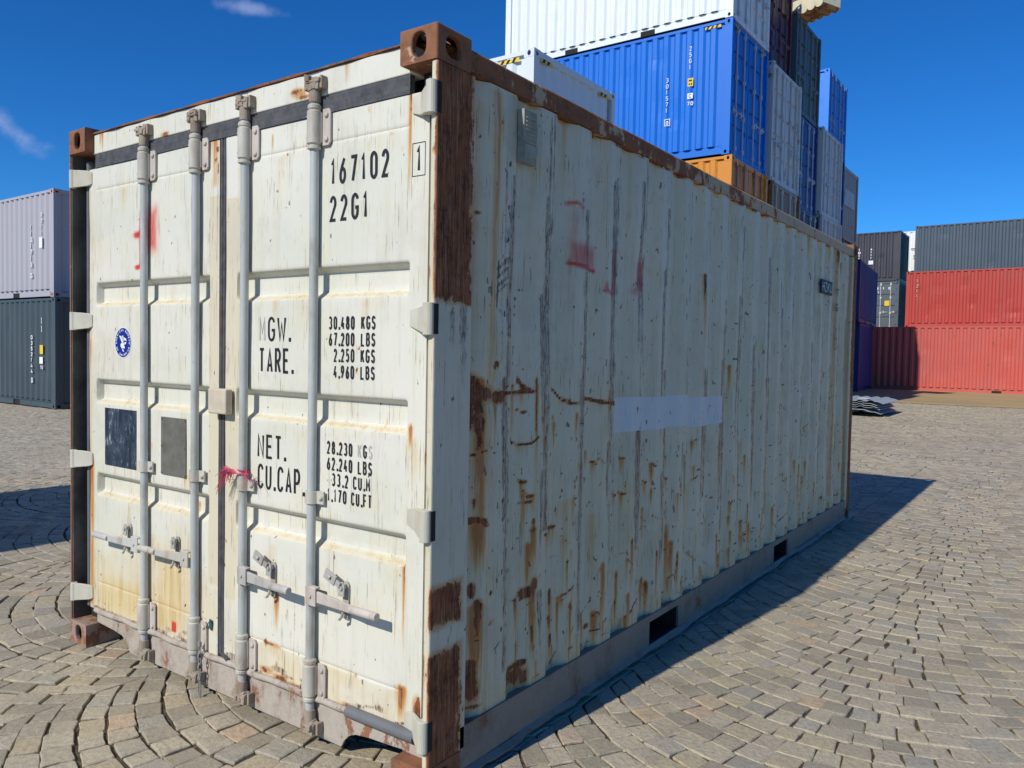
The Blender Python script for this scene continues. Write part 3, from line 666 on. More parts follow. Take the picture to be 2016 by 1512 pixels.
    for i in range(70): blob(D, 2, rnd.uniform(-2.33, -.1), .19+rnd.random()**2*.05, rnd.uniform(.02, .06), rnd.uniform(.006, .018), rnd.uniform(.45, .8))
    for i in range(45): blob(D, 3, rnd.uniform(-2.3, -.12), rnd.uniform(.2, .75), .0022, rnd.uniform(.003, .009), rnd.uniform(.75, 1.0))
    rect(D, 1, -1.31, -1.25, 2.20, 2.41, .02, .55)
    # flecks
    for i in range(110):
        x = rnd.uniform(-2.3, -.1); z = rnd.random()**1.4*2.1+.22
        blob(D, rnd.choice((0, 3, 3)), x, z, rnd.uniform(.002, .0045), rnd.uniform(.003, .012), rnd.uniform(.8, 1.05))
    for i in range(40):
        blob(D, 3, -.86+rnd.gauss(0, .045), .62+rnd.gauss(0, .04), .0035, .008, .8)
    for i in range(14): drip(D, 2, rnd.uniform(-.9, -.7), rnd.uniform(.3, .7), .2, .004, .4)
    rect(D, 2, -2.19, -1.80, .935, 1.21, .01, 0.0)
side_marks(); door_marks()
def paint(ob, mode='auto'):
    me = ob.data; n = len(me.vertices); co = np.empty(n*3, np.float32); me.vertices.foreach_get('co', co); co = co.reshape(-1, 3).astype(float)
    A = np.zeros((n, 8)); x, y, z = co.T
    md = (y < .16) & (x < -.004); ms = (x > -.075) & ~((y < .012) & (x < -.004)) & ~((y < .2) & (x < -.066))
    if mode == 'door': md[:] = True; ms[:] = False
    if mode == 'side': ms[:] = True; md[:] = False
    if ms.any():
        o = np.zeros((ms.sum(), 8)); evaluate(SIDE, y[ms], z[ms], o); A[ms] = np.maximum(A[ms], o)
    if md.any():
        o = np.zeros((md.sum(), 8)); evaluate(DOOR, x[md], z[md], o); A[md] = np.maximum(A[md], o)
    for nm, sl in (('wa', slice(0, 4)), ('wb', slice(4, 8))):
        at = me.color_attributes.new(nm, 'FLOAT_COLOR', 'POINT'); at.data.foreach_set('color', A[:, sl].astype(np.float32).ravel())
def grid_box(mb, x0, x1, y0, y1, z0, z1, s=.012, faces='xXyYzZ'):
    """box whose faces are fine grids, so that the painted masks have points to live on"""
    def face(o, a, b):
        o, a, b = map(np.array, (o, a, b)); na = max(1, int(np.linalg.norm(a)/s)); nb = max(1, int(np.linalg.norm(b)/s))
        vs = [tuple(o + a*i/na + b*j/nb) for j in range(nb+1) for i in range(na+1)]
        mb.raw(vs, [(j*(na+1)+i, j*(na+1)+i+1, (j+1)*(na+1)+i+1, (j+1)*(na+1)+i) for j in range(nb) for i in range(na)])
    X, Y, Z = (x1-x0, 0, 0), (0, y1-y0, 0), (0, 0, z1-z0)
    face((x0, y0, z0), X, Z); face((x0, y1, z0), X, Z); face((x0, y0, z0), Y, Z); face((x1, y0, z0), Y, Z); face((x0, y0, z0), X, Y); face((x0, y0, z1), X, Y)

# ------------------------------------------------------------------ corner casting with real holes
def casting(mb, x0, x1, y0, y1, z0, z1, holes='xXyYzZ', n=16, th=.022):
    """hollow block; each face in 'holes' has an oval opening with thickness"""
    def face(o, a, b, nrm, ru, rv):
        o, a, b, nrm = map(Vector, (o, a, b, nrm)); la, lb = a.length, b.length; ua, ub = a.normalized(), b.normalized(); c = o + a/2 + b/2
        # outer square sampled at the angles of the oval
        ins, outs = [], []
        for k in range(n):
            t = 2*math.pi*(k+.5)/n
            cs, sn = math.cos(t), math.sin(t)
            # stadium-like oval
            e = 2.6; r_ = (abs(cs)**e + abs(sn)**e)**(-1/e); ins.append(c + ua*(cs*r_*ru) + ub*(sn*r_*rv))
        cor = []
        for k in range(n):
            t = 2*math.pi*(k+.5)/n; cs, sn = math.cos(t), math.sin(t); q = 1/max(abs(cs), abs(sn)); cor.append(c + ua*(cs*q*la/2) + ub*(sn*q*lb/2))
        mb.raw(ins + cor, [(k, (k+1) % n, n+(k+1) % n, n+k) for k in range(n)])
        # corners
        for sx, sy in ((1, 1), (-1, 1), (-1, -1), (1, -1)):
            C = c + ua*(sx*la/2) + ub*(sy*lb/2)
            ks = sorted(range(n), key=lambda k: (cor[k]-C).length)[:2]
            mb.poly([C, cor[ks[0]], cor[ks[1]]])
        inn = [p - nrm*th for p in ins]
        mb.raw(ins + inn, [(k, (k+1) % n, n+(k+1) % n, n+k) for k in range(n)])
    X, Y, Z = x1-x0, y1-y0, z1-z0
    D = {'y': ((x0, y0, z0), (X, 0, 0), (0, 0, Z), (0, -1, 0), .031, .040), 'Y': ((x0, y1, z0), (X, 0, 0), (0, 0, Z), (0, 1, 0), .031, .040),
         'x': ((x0, y0, z0), (0, Y, 0), (0, 0, Z), (-1, 0, 0), .040, .036), 'X': ((x1, y0, z0), (0, Y, 0), (0, 0, Z), (1, 0, 0), .040, .036),
         'z': ((x0, y0, z0), (X, 0, 0), (0, Y, 0), (0, 0, -1), .032, .062), 'Z': ((x0, y0, z1), (X, 0, 0), (0, Y, 0), (0, 0, 1), .032, .062)}
    for k, (o, a, b, nr, ru, rv) in D.items():
        if k in holes: face(o, a, b, nr, ru, rv)
        else: mb.poly([Vector(o), Vector(o)+Vector(a), Vector(o)+Vector(a)+Vector(b), Vector(o)+Vector(b)])

# ------------------------------------------------------------------ materials
MAT = {}
def materials():
    M = MAT
    M['joint'] = mat_joint(); M['stone'] = mat_stone()
    M['cream'] = mat_weathered('cream_door_paint', grime=.60, specks=.5)
    M['side'] = mat_weathered('grey_cream_side_paint', base=(.63, .575, .415), grime=.9, specks=2.6, rough=.5)
    M['post'] = mat_weathered('post_paint', base=(.62, .565, .42), grime=.7, specks=2.0)
    M['rust_heavy'] = mat_rusty('heavy_rust', amount=1.25, dark=.55)
    M['rust_rail'] = mat_rusty('rusty_rail', base=(.40, .34, .26), amount=.70, rust_scale=8, streak=1.6, dark=.75, along=('Y', .8, 4.5, -.17))
    M['sill'] = mat_rusty('dirty_sill', base=(.43, .375, .31), amount=.27, rust_scale=11, streak=1.5, dark=.45, drip=(.28, .225, .175), along=('X', -.62, -.32, .10))
    M['side_rail'] = mat_rusty('dirty_side_rail', base=(.235, .21, .17), amount=.22, rust_scale=5, streak=1.2, dark=.6, drip=(.15, .12, .088))
    M['gasket'] = mat_plain('rubber_gasket', (.095, .096, .10), .75, .5, 22)
    M['gasket_new'] = mat_plain('grey_rubber_strip', (.15, .155, .16), .5, .2, 9)
    M['rod'] = mat_metal('galvanised_rod', (.385, .405, .385), (.27, .23, .17), .42, .8)
    M['hard'] = mat_metal('painted_hardware', (.44, .42, .35), (.28, .21, .14), .55, .85)
    M['cam'] = mat_metal('dirty_cast_steel', (.30, .25, .19), (.14, .07, .04), .7, .9, .25)
    M['galv'] = mat_metal('bare_zinc', (.42, .41, .38), (.26, .19, .13), .45, .85)
    M['dark'] = mat_plain('dark_underframe_and_shade', (.03, .028, .026), .9, .4, 8)  # underframe black, also used for the painted shade by hinges and casting
    M['ink'] = mat_plain('black_lettering', (.022, .022, .025), .55, .3, 60)
    M['ink_faded'] = mat_plain('faded_lettering', (.46, .45, .39), .6, .2, 60)
    M['white'] = mat_plain('white_lettering', (.80, .81, .80), .5, .1, 30)
    M['emblem'] = mat_plain('emblem_blue', (.012, .035, .26), .4, .2, 30)
    M['yellow'] = mat_plain('yellow_sticker', (.80, .55, .03), .5, .15, 30)
    M['black'] = mat_plain('black_sticker', (.015, .015, .016), .5, .2, 30)
    s = Sh('scratched_black_plate'); n = s.noise(1, 6, .75, stretch=(9, 9, 5), dist=1.2); f = s.noise(1, 3, .8, stretch=(120, 120, 12))
    c = s.mix(s.step(n, .4, .75, 0, .6), (.018, .028, .045), (.12, .16, .21)); c = s.mix(s.step(s.add(f, s.mul(n, .5)), .885, .925, 0, .7), c, (.6, .62, .62)); M['plate_black'] = s.finish(c, .35, 0, .5)
    M['plate_grey'] = mat_plain('worn_grey_plate', (.155, .15, .125), .65, .35, 16)
    M['pink'] = mat_plain('pink_cord', (.62, .10, .16), .8, .3, 60); M['chain'] = mat_metal('chain_steel', (.26, .25, .23), (.15, .09, .06), .45, .6)
materials()

# ------------------------------------------------------------------ the cream container
W, L, H = 2.438, 6.058, 2.591
DY, PK = .055, .036          # plane of the doors behind the castings; depth of the pressed pockets
ROD_X = (-1.795, -1.388, -1.046, -.624); RY = .032
def dent(x, z, seed=0.0):
    return .0016*np.sin(3.1*x+1.3+seed)*np.sin(2.3*z+.7) + .0011*np.sin(7.3*x+seed*2)*np.cos(5.9*z+1.1) + .0006*np.sin(19*x+2)*np.sin(16*z)
def build_main():
    T = empty('shipping_container', (-W/2, L/2, 0))
    tag(T, 'weathered cream shipping container with rust stains, closed doors and black numbers, nearest the camera', 'shipping container')
    # corner castings
    for nm, (cx0, cx1) in (('r', (-.162, 0)), ('l', (-W, -W+.162))):
        for z0, z1 in ((H-.118, H), (0, .118)):
            for y0, y1 in ((0, .178), (L-.178, L)):
                mb = MB(); casting(mb, cx0, cx1, y0, y1, z0, z1, holes=('y' if y0 == 0 else 'Y') + ('X' if nm == 'r' else 'x') + ('Z' if z0 > 1 else 'z'), n=24 if y0 == 0 else 12)
                rusty = (z0 > 1) or nm == 'r'
                o = mb.build('corner_casting', MAT['rust_cast'] if rusty else MAT['pink_cast'], T, weld=True, bevel=.009 if y0 == 0 else .005, segs=3)
    # corner posts
    mb = MB(); grid_box(mb, -.027, 0, .006, .205, .118, H-.118); o = mb.build('corner_post', MAT['post'], T, weld=True, bevel=.006); paint(o)
    mb = MB(); mb.box(-.070, -.0275, .062, .205, .118, H-.118); mb.build('post_channel', MAT['jamb'], T)
    mb = MB()
    mb.box(-W, -W+.009, .003, .205, .118, H-.118)
    mb.build('corner_post', MAT['rust_edge'], T, weld=False, bevel=.003)
    mb = MB(); mb.box(-W+.0092, -W+.016, .010, .205, .118, H-.118); mb.box(-W+.0162, -W+.085, .118, .205, .118, H-.118); mb.build('post_channel', MAT['slot'], T)
    for x0 in (-.07, -W):
        mb = MB(); grid_box(mb, x0, x0+.07, L-.205, L-.003, .118, H-.118, .03); o = mb.build('corner_post', MAT['post'], T, weld=True, bevel=.005); paint(o, 'side')
    # top side rails
    for x0, x1 in ((-.062, -.002), (-W+.002, -W+.062)):
        mb = MB()
        ys = np.linspace(.178, L-.178, 90); pr = []
        for y in ys:
            w = .004*math.sin(y*2.1)+.002*math.sin(y*9.7); pr.append([(x0, y, H-.112), (x0, y, H-.038+w*.5), (x0+.004, y, H-.034+w*.5), (x1-.008, y, H-.034+w*.5), (x1, y, H-.043+w*.5), (x1+w*.4, y, H-.110+w*.6)])
        m = 6; mb.raw([p for r in pr for p in r], [(i*m+k, i*m+(k+1) % m, (i+1)*m+(k+1) % m, (i+1)*m+k) for i in range(len(ys)-1) for k in range(m)])
        mb.build('top_side_rail', MAT['rust_rail'], T, autosm=30)
    # corrugated side walls
    def wall(xo, sgn, painted):
        prof = [(.20, 0.0), (.2, 0.0)]
        ys, ds = [.203], [.028]
        def to(y, d, n):
            y0, d0 = ys[-1], ds[-1]
            for i in range(1, n+1): ys.append(y0+(y-y0)*i/n); ds.append(d0+(d-d0)*i/n)
        to(.249, .028, 4)
        e0 = .459
        for k in range(21):
            e = e0 + .278*k
            s0 = e-.104-.060
            if k == 0: to(.300, .0, 5)
            else: to(s0+.002, .028, 6); to(s0+.058, 0.0, 5)
            if e > 5.80: to(min(e, 5.853), 0, 3); break
            to(e, 0.0, 9); to(e+.052, .028, 5)
        ys = np.array(ys); ds = np.array(ds); zs = np.arange(.190, 2.484, .0115 if painted else .3)
        YY, ZZ = np.meshgrid(ys, zs); DD = np.tile(ds, (len(zs), 1))
        bul = .006*np.sin(1.1*YY+.4)*np.sin(1.5*ZZ) + .003*np.sin(4.7*YY)*np.cos(3.3*ZZ+1)
        if painted:
            for (yy, zz, a, b, dd) in ((.69, 1.75, .10, .25, .016), (1.54, 1.9, .10, .15, .012), (.28, 1.40, .10, .08, .012), (1.25, .9, .1, .3, .010), (.42, 1.72, .05, .08, .008), (2.9, 1.2, .2, .3, .012), (.66, .55, .08, .12, .010)):
                bul = bul + dd*np.exp(-((YY-yy)/a)**2-((ZZ-zz)/b)**2)
            bul = bul + .0012*np.sin(31*YY+3*np.sin(9*ZZ))*np.sin(23*ZZ)
        bul = bul*np.clip((ZZ-.19)/.15, 0, 1)*np.clip((2.484-ZZ)/.15, 0, 1)
        XX = xo - sgn*(DD + bul + .004)
        nz, ny = YY.shape
        vs = np.stack([XX, YY, ZZ], -1).reshape(-1, 3); mb = MB()
        mb.raw(vs.tolist(), [(j*ny+i, j*ny+i+1, (j+1)*ny+i+1, (j+1)*ny+i) for j in range(nz-1) for i in range(ny-1)])
        o = mb.build('side_panel', MAT['side'], T, autosm=24)
        if painted: paint(o, 'side')
        else:
            for nm in ('wa', 'wb'): o.data.color_attributes.new(nm, 'FLOAT_COLOR', 'POINT').data.foreach_set('color', np.zeros(len(o.data.vertices)*4, np.float32))
        return o
    wall(-.004, 1, True); wall(-W+.004, -1, False)
    # bottom side rails with fork pockets
    for side in (1, -1):
        X = lambda d: (-d if side == 1 else -W+d)
        mb = MB(); pk = ((1.70, 2.06), (3.74, 4.08))
        def plate(y0, y1, z0, z1): mb.box(min(X(0), X(.012)), max(X(0), X(.012)), y0, y1, z0, z1)
        plate(.178, pk[0][0], .045, .200); plate(pk[0][1], pk[1][0], .045, .200); plate(pk[1][1], L-.178, .045, .200)
        for a, b in pk: plate(a, b, .166, .200)
        mb.box(min(X(.012), X(.10)), max(X(.012), X(.10)), .178, L-.178, .186, .1985)
        ys = np.linspace(.178, L-.178, 160); r = random.Random(9+side); wv = 0
        up, lo = [], []
        for y in ys:
            wv = .85*wv + r.gauss(0, .0035)
            inp = any(a < y < b for a, b in pk)
            up.append((X(.0)-(-side)*0, y, .046 + (wv*.5 if not inp else 0))); lo.append((X(-.014 - abs(wv)), y, .030+wv*.6))
        vs = []
        for u_, l_ in zip(up, lo): vs += [u_, l_, (l_[0]-side*.004, l_[1], l_[2]-.010), (X(.03), u_[1], .034)]
        mb.raw(vs, [(i*4+k, i*4+(k+1) % 4, i*4+4+(k+1) % 4, i*4+4+k) for i in range(len(ys)-1) for k in range(4)])
        o = mb.build('bottom_side_rail', MAT['side_rail'], T)
        for a, b in pk:
            mb = MB(); x0, x1 = sorted((X(.013), X(.60))); mb.box(x0, x1, a, a+.006, .04, .166); mb.box(x0, x1, b-.006, b, .04, .166); mb.box(x0, x1, a+.007, b-.007, .16, .165); mb.box(x0, x1, a+.007, b-.007, .034, .038)
            xe = X(.6); mb.box(min(xe, xe-side*.01), max(xe, xe-side*.01), a, b, .04, .166)
            mb.build('fork_pocket', MAT['dark'], T)
    # floor, cross members, roof, blind end
    mb = MB(); mb.box(-W+.10, -.10, .06, L-.06, .140, .182)
    for i in range(18): y = .35+i*.32; mb.box(-W+.65, -.65, y, y+.045, .03, .139)
    mb.build('floor', MAT['dark'], T)
    mb = MB(); ys = np.arange(.08, L-.08, .07); zz = [H-.020 if i % 4 in (0, 1) else H-.036 for i in range(len(ys))]
    vs = [(x, y, z) for y, z in zip(ys, zz) for x in (-W+.06, -.06)]; mb.raw(vs, [(2*i, 2*i+1, 2*i+3, 2*i+2) for i in range(len(ys)-1)]); mb.build('roof', MAT['rust_rail'], T)
    mb = MB(); xs = np.arange(-W+.08, -.08, .06); dd = [L-.03 if i % 4 in (0, 1) else L-.07 for i in range(len(xs))]
    vs = [(x, d, z) for x, d in zip(xs, dd) for z in (.1, H-.1)]; mb.raw(vs, [(2*i, 2*i+1, 2*i+3, 2*i+2) for i in range(len(xs)-1)])
    mb.box(-W+.162, -.162, L-.08, L-.02, .02, .1); mb.box(-W+.162, -.162, L-.08, L-.02, H-.1, H-.02); mb.build('end_wall', MAT['side_rail'], T)
    # header, lip
    mb = MB(); grid_box(mb, -W+.150, -.150, .046, .12, 2.466, 2.561, .012); o = mb.build('door_header', MAT['cream'], T, weld=True, bevel=.004); paint(o, 'door')
    mb = MB(); xs = np.linspace(-W+.164, -.164, 60); vs = []
    for x in xs:
        w = .003*math.sin(x*13)+.003*math.sin(x*31); vs += [(x, .038+w, 2.5625), (x, .038+w, 2.569+w), (x, .14, 2.570), (x, .14, 2.562)]
    mb.raw(vs, [(i*4+k, i*4+(k+1) % 4, i*4+4+(k+1) % 4, i*4+4+k) for i in range(len(xs)-1) for k in range(4)] + [(0, 1, 2, 3), tuple(len(vs)-4+k for k in range(4))])
    mb.build('header_lip', MAT['lip'], T, autosm=40)
    # door sill with the two arched notches
    a0, a1 = -W+.162, -.162
    pts = [(a0, .178), (a0, .122)] + [(a0+.045, .118), (a0+.16, .112), (a0+.235, .103), (a0+.270, .088), (a0+.295, .064), (a0+.312, .034)]
    pts += [(a1-.312, .034), (a1-.295, .064), (a1-.270, .088), (a1-.235, .103), (a1-.16, .112), (a1-.045, .118), (a1, .122), (a1, .178)]
    mb = MB(); mb.prism(pts, 'y', .056, .066)
    mb.box(a0, a1, .067, .14, .168, .1775)
    mb.build('door_sill', MAT['sill'], T, bevel=.003)
    mb = MB(); mb.box(-.1615, -.0285, .054, .14, .119, .182); mb.build('sill_end_plate', MAT['sill'], T, bevel=.003)
    mb = MB(); mb.box(a0, a1, .20, .22, .118, .167); mb.build('sill_back', MAT['dark'], T)
    # gaskets
    mb = MB(); mb.box(-W+.165, -.162, .050, .075, 2.400, 2.467)
    for i in range(3): mb.tube([(-W+.165, .0525, 2.413+.02*i), (-.162, .0525, 2.413+.02*i)], .0032, 6)
    mb.build('door_gasket', MAT['gasket'], T, autosm=50)
    mb = MB(); mb.box(-W+.062, -W+.094, .064, .13, .19, 2.44); mb.tube([(-W+.078, .064, .19), (-W+.078, .064, 2.44)], .013, 10); mb.build('door_gasket', MAT['gasket_side'], T, autosm=50)
    mb = MB(); mb.box(-1.2475, -1.2045, .066, .10, .178, 2.40)
    pth = [(-1.236, .062, 2.40), (-1.236, .060, 1.2), (-1.234, .060, .35), (-1.228, .058, .215), (-1.16, .045, .198)]; mb.tube(pth, .0095, 10)
    pth = [(-1.216, .062, 2.40), (-1.217, .060, 1.2), (-1.216, .061, .3), (-1.21, .060, .19)]; mb.tube(pth, .009, 10); mb.build('door_gasket', MAT['gasket'], T, autosm=50)
    mb = MB(); pth = [(x, .048+.002*math.sin(x*40), .186+.0025*math.sin(x*21)) for x in np.linspace(-W+.17, -.43, 60)]; mb.tube(pth, .0135, 10); mb.build('door_gasket', MAT['sill'], T, autosm=60)
    mb = MB(); mb.tube([(x, .044, .190-.0*x) for x in np.linspace(-.425, -.09, 12)], .0215, 14); mb.build('door_gasket', MAT['gasket_new'], T, autosm=60)
    # doors
    bands = [(1.835, 1.722), (1.357, 1.241), (.886, .776)]
    def door(x0, x1, i0, i1, seed):
        z_ = [.186]
        def zto(z, st=.011):
            n = max(1, int(round((z-z_[-1])/st))); b = z_[-1]
            for i in range(1, n+1): z_.append(b+(z-b)*i/n)
        marks = []
        key = [.327, .3295, .332]
        for top, bot in reversed(bands): key += [bot-.014, bot-.008, bot+.018, bot+.030, top-.026, top-.021, top-.012, top-.003, top+.002, top+.007]
        key += [2.290, 2.2925, 2.295, 2.398]
        for k in key: zto(k)
        zs = np.array(z_)
        d = np.zeros_like(zs)
        for top, bot in bands:
            d += np.interp(zs, [bot-.014, bot-.008, bot+.018, bot+.030, top-.026, top-.021, top-.003, top+.002, top+.007], [0, .02*PK, .95*PK, PK, PK, .95*PK, .10*PK, .02*PK, 0], left=0, right=0)
        x_ = [x0]
        def xto(x, st=.011):
            n = max(1, int(round((x-x_[-1])/st))); b = x_[-1]
            for i in range(1, n+1): x_.append(b+(x-b)*i/n)
        for k in (i0-.004, i0, i0+.004, i0+.010, i1-.010, i1-.004, i1, i1+.004, x1): xto(k)
        xs = np.array(x_)
        wx = np.interp(xs, [i0-.001, i0+.002, i0+.008, i0+.010, i1-.010, i1-.008, i1-.002, i1+.001], [0, .05, .96, 1, 1, .96, .05, 0], left=0, right=0)
        XX, ZZ = np.meshgrid(xs, zs)
        base = DY + np.outer(d, wx) + dent(XX, ZZ, seed)*1.0
        groove = .0022*(np.exp(-((ZZ-2.2925)/.002)**2) + np.exp(-((ZZ-.3295)/.0022)**2))*(wx[None, :] > .5)
        seam = .0016*(np.exp(-((XX-i0+.001)/.002)**2) + np.exp(-((XX-i1-.001)/.002)**2))
        YY = base + groove + seam
        nz, nx = XX.shape; vs = np.stack([XX, YY, ZZ], -1).reshape(-1, 3).tolist()
        mb = MB(); mb.raw(vs, [(j*nx+i, j*nx+i+1, (j+1)*nx+i+1, (j+1)*nx+i) for j in range(nz-1) for i in range(nx-1)])
        # returned edges
        rim = [(0, i) for i in range(nx)], [(nz-1, i) for i in range(nx)], [(j, 0) for j in range(nz)], [(j, nx-1) for j in range(nz)]
        for r_ in rim:
            a = [vs[j*nx+i] for j, i in r_]; b = [(p[0], .118, p[2]) for p in a]; n = len(a)
            mb.raw(a+b, [(k, k+1, n+k+1, n+k) for k in range(n-1)])
        o = mb.build('door', MAT['cream'], T, autosm=38, weld=True); paint(o, 'door'); return o
    dl = door(-W+.098, -1.250, -2.276, -1.318, 0.0); dr = door(-1.202, -.075, -1.130, -.158, 2.0)
    dl['label'] = 'left door with blue round emblem and worn plates'; dr['label'] = 'right door with black numbers'
    # right jamb strip between door and post
    mb = MB(); grid_box(mb, -.0745, -.0705, .050, .11, .19, 2.44, .02); o = mb.build('door_jamb', MAT['cream'], T); paint(o, 'door')
    mb = MB(); mb.box(-.135, -.071, .09, .12, 2.405, 2.47); mb.build('notch_shade_block', MAT['dark'], T)  # dark block whose colour stands for the shade in the notch below the casting
    for i, x in enumerate(ROD_X):
        d = dl if i < 2 else dr
        # rod
        mb = MB(); ss = random.Random(i); pth = [(x+.0012*math.sin(z*3+i), RY, z) for z in np.linspace(.135, 2.485, 40)]; mb.tube(pth, .0172, 20); mb.build('lock_rod', MAT['rod'], d, autosm=40)
        # top and bottom bearing brackets
        for zt, zb in ((2.405, 2.288), (.318, .203)):
            mb = MB()
            mb.lathe((x, RY-.002), [(.020, zb-.022), (.0255, zb-.020), (.0255, zb-.010), (.021, zb-.006), (.0275, zb), (.0275, zt), (.022, zt+.006), (.0255, zt+.010), (.0255, zt+.022), (.020, zt+.028)], 22)
            mb.box(x-.026, x+.030, RY+.004, DY-.001, zb+.004, zt-.004)
            mb.build('rod_bracket', MAT['hard'], d, autosm=35)
            mb = MB(); r0 = .012
            pl = [(x+.030, zb-.008), (x+.062, zb-.008), (x+.072, zb+.004), (x+.072, zt-.004), (x+.062, zt+.010), (x+.030, zt+.010)]
            mb.prism(pl, 'y', DY-.012, DY-.004)
            for zz in (zb+.014, zt-.014): mb.tube([(x+.052, DY-.020, zz), (x+.052, DY-.0175, zz), (x+.052, DY-.012, zz)], [.006, .010, .011], 12)
            for zz in (zb+.02, zt-.02): mb.tube([(x-.016, RY-.026, zz), (x-.0155, RY-.022, zz)], .0035, 8)
            mb.build('bracket_flange', MAT['hard2'], d, bevel=.0015)
        # middle guide
        zg = .965
        mb = MB(); zz0, zz1 = zg-.024, zg+.024
        ring = [(x + .0235*math.cos(t), RY + .0235*math.sin(t)) for t in np.linspace(math.radians(-20), math.radians(-180), 12)]
        ring_i = [(x + .0185*math.cos(t), RY + .0185*math.sin(t)) for t in np.linspace(math.radians(-180), math.radians(-20), 12)]
        mb.prism([(x+.060, DY-.010), (x+.060, DY-.017), (x+.026, DY-.020)] + ring + [(x-.0235, DY-.002), (x-.0185, DY-.002)] + ring_i + [(x+.024, DY-.012)], 'z', zz0, zz1)
        mb.tube([(x+.047, DY-.027, zg), (x+.047, DY-.023, zg), (x+.047, DY-.017, zg)], [.006, .010, .011], 12)
        mb.build('rod_guide', MAT['hard'], d, autosm=35)
        # cams and keepers
        for zc, sg in ((2.470, 1), (.118, -1)):
            mb = MB(); rr = random.Random(i*7+sg)
            mb.lathe((x, RY), [(.0215, zc-.032), (.0225, zc-.012), (.0225, zc+.012), (.0215, zc+.030)], 18)
            z1 = zc + sg*.036
            for k in range(9):
                a = rr.uniform(-.3, .3)
                mb.obox((x+rr.uniform(-.026, .034), RY-.004+rr.uniform(-.016, .010), z1+rr.uniform(-.016, .022)*1.0), (rr.uniform(.008, .016), a*.01, rr.uniform(-.005, .005)), (0, rr.uniform(.006, .012), .002), (rr.uniform(-.004, .004), 0, rr.uniform(.006, .012)))
            mb.obox((x-.020, RY-.006, z1+.002), (.010, 0, .002), (0, .014, 0), (.002, 0, .020)); mb.obox((x+.026, RY-.004, z1), (.013, 0, -.003), (0, .016, .002), (.003, 0, .022))
            mb.tube([(x-.026, RY-.018, z1+.008), (x+.034, RY-.016, z1+.004)], .0075, 8)
            mb.build('locking_cam', MAT['cam'], d, bevel=.004, segs=2)
    # cam keepers welded to header and sill
    for i, x in enumerate(ROD_X):
        for zc in (2.507, .080):
            y1 = .046 if zc > 1 else .0555
            mb = MB(); mb.box(x-.040, x-.030, y1-.034, y1, zc-.022, zc+.022)
            mb.box(x+.040, x+.052, y1-.030, y1, zc-.024, zc+.024); mb.box(x-.030, x+.040, y1-.012, y1, zc-.010, zc+.010)
            mb.build('cam_keeper', MAT['cam'], T, bevel=.003)
    # handles: hub, bar, retainer
    for i, x in enumerate(ROD_X):
        d = dl if i < 2 else dr; s = -1 if i < 2 else 1
        reach = (.375, .365, .350, .400)[i]; zh = .597
        mat = (MAT['galv'], MAT['hard'], MAT['galv'], MAT['hard2'])[i]
        mb = MB(); xa = x + s*.004; xb = x + s*.062
        mb.box(min(xa, xb), max(xa, xb), RY-.032, RY-.026, zh-.036, zh+.036); mb.box(min(xa, xb), max(xa, xb), RY-.026, RY-.006, zh+.028, zh+.036); mb.box(min(xa, xb), max(xa, xb), RY-.026, RY-.006, zh-.036, zh-.028)
        mb.tube([(x+s*.034, RY-.038, zh), (x+s*.034, RY-.031, zh)], .007, 10)
        mb.build('handle_hub', mat, d, bevel=.003)
        mb = MB(); hh = (.020, .012)
        xs = [x+s*.056, x+s*(.056+(reach-.056)*.45), x+s*(.056+(reach-.056)*.60), x+s*reach]
        zz = [zh, zh-.004, zh+.0, zh+.002]; hz = [.022, .017, .015, .014]; yy = [RY-.020, RY-.026, RY-.040, RY-.046]
        vs = []
        for a, b, c, q in zip(xs, yy, zz, hz): vs += [(a, b-.005, c-q), (a, b+.005, c-q), (a, b+.005, c+q), (a, b-.005, c+q)]
        mb.raw(vs, [(k*4+j, k*4+(j+1) % 4, k*4+4+(j+1) % 4, k*4+4+j) for k in range(3) for j in range(4)] + [(0, 1, 2, 3), (12, 13, 14, 15)])
        mb.tube([(xs[2]+s*.0, yy[2], zh), (xs[3], yy[3], zh+.002)], .0150, 12)
        mb.build('door_handle', mat, d, bevel=.003)
        xr = x + s*(.160 if i < 2 else .175); mb = MB()
        out = [(xr-.015, zh-.060), (xr-.010, zh-.070), (xr+.010, zh-.070), (xr+.016, zh-.060), (xr+.016, zh+.060), (xr+.008, zh+.072), (xr-.008, zh+.072), (xr-.015, zh+.060)]
        mb.prism(out, 'y', DY-.008, DY-.001)
        mb.prism([(xr-.017, zh+.020), (xr+.013, zh+.020), (xr+.015, zh+.062), (xr+.004, zh+.076), (xr-.010, zh+.072)], 'y', DY-.030, DY-.024)
        mb.tube([(xr, DY-.036, zh+.052), (xr, DY-.008, zh+.052)], .009, 12); mb.tube([(xr, DY-.020, zh-.052), (xr, DY-.008, zh-.052)], .008, 12)
        mb.tube([(xr+.012, DY-.01, zh-.03), (xr+.016, DY-.035, zh-.034), (xr+.013, DY-.040, zh-.052), (xr-.002, DY-.036, zh-.064)], .0055, 8)
        if i >= 2:   # the flap of the catch stands open, up and to the left
            c = Vector((xr-.048, DY-.040, zh+.088)); ax = Vector((-.028, 0, .012)); az = Vector((.008, 0, .018))
            mb.obox(c, ax, (0, .004, 0), az); mb.obox((xr-.018, DY-.036, zh+.070), (.018, 0, -.008), (0, .004, 0), (.004, 0, .010))
            mb.tube([(xr-.040, DY-.045, zh+.086), (xr-.052, DY-.045, zh+.094)], .009, 8)
        mb.build('handle_catch', MAT['catch'], d, bevel=.002)
    # lock box over the meeting stiles
    mb = MB(); mb.box(-1.262, -1.138, .010, .046, 1.246, 1.352); mb.build('lock_box', MAT['beige'], dr, bevel=.007, segs=3)
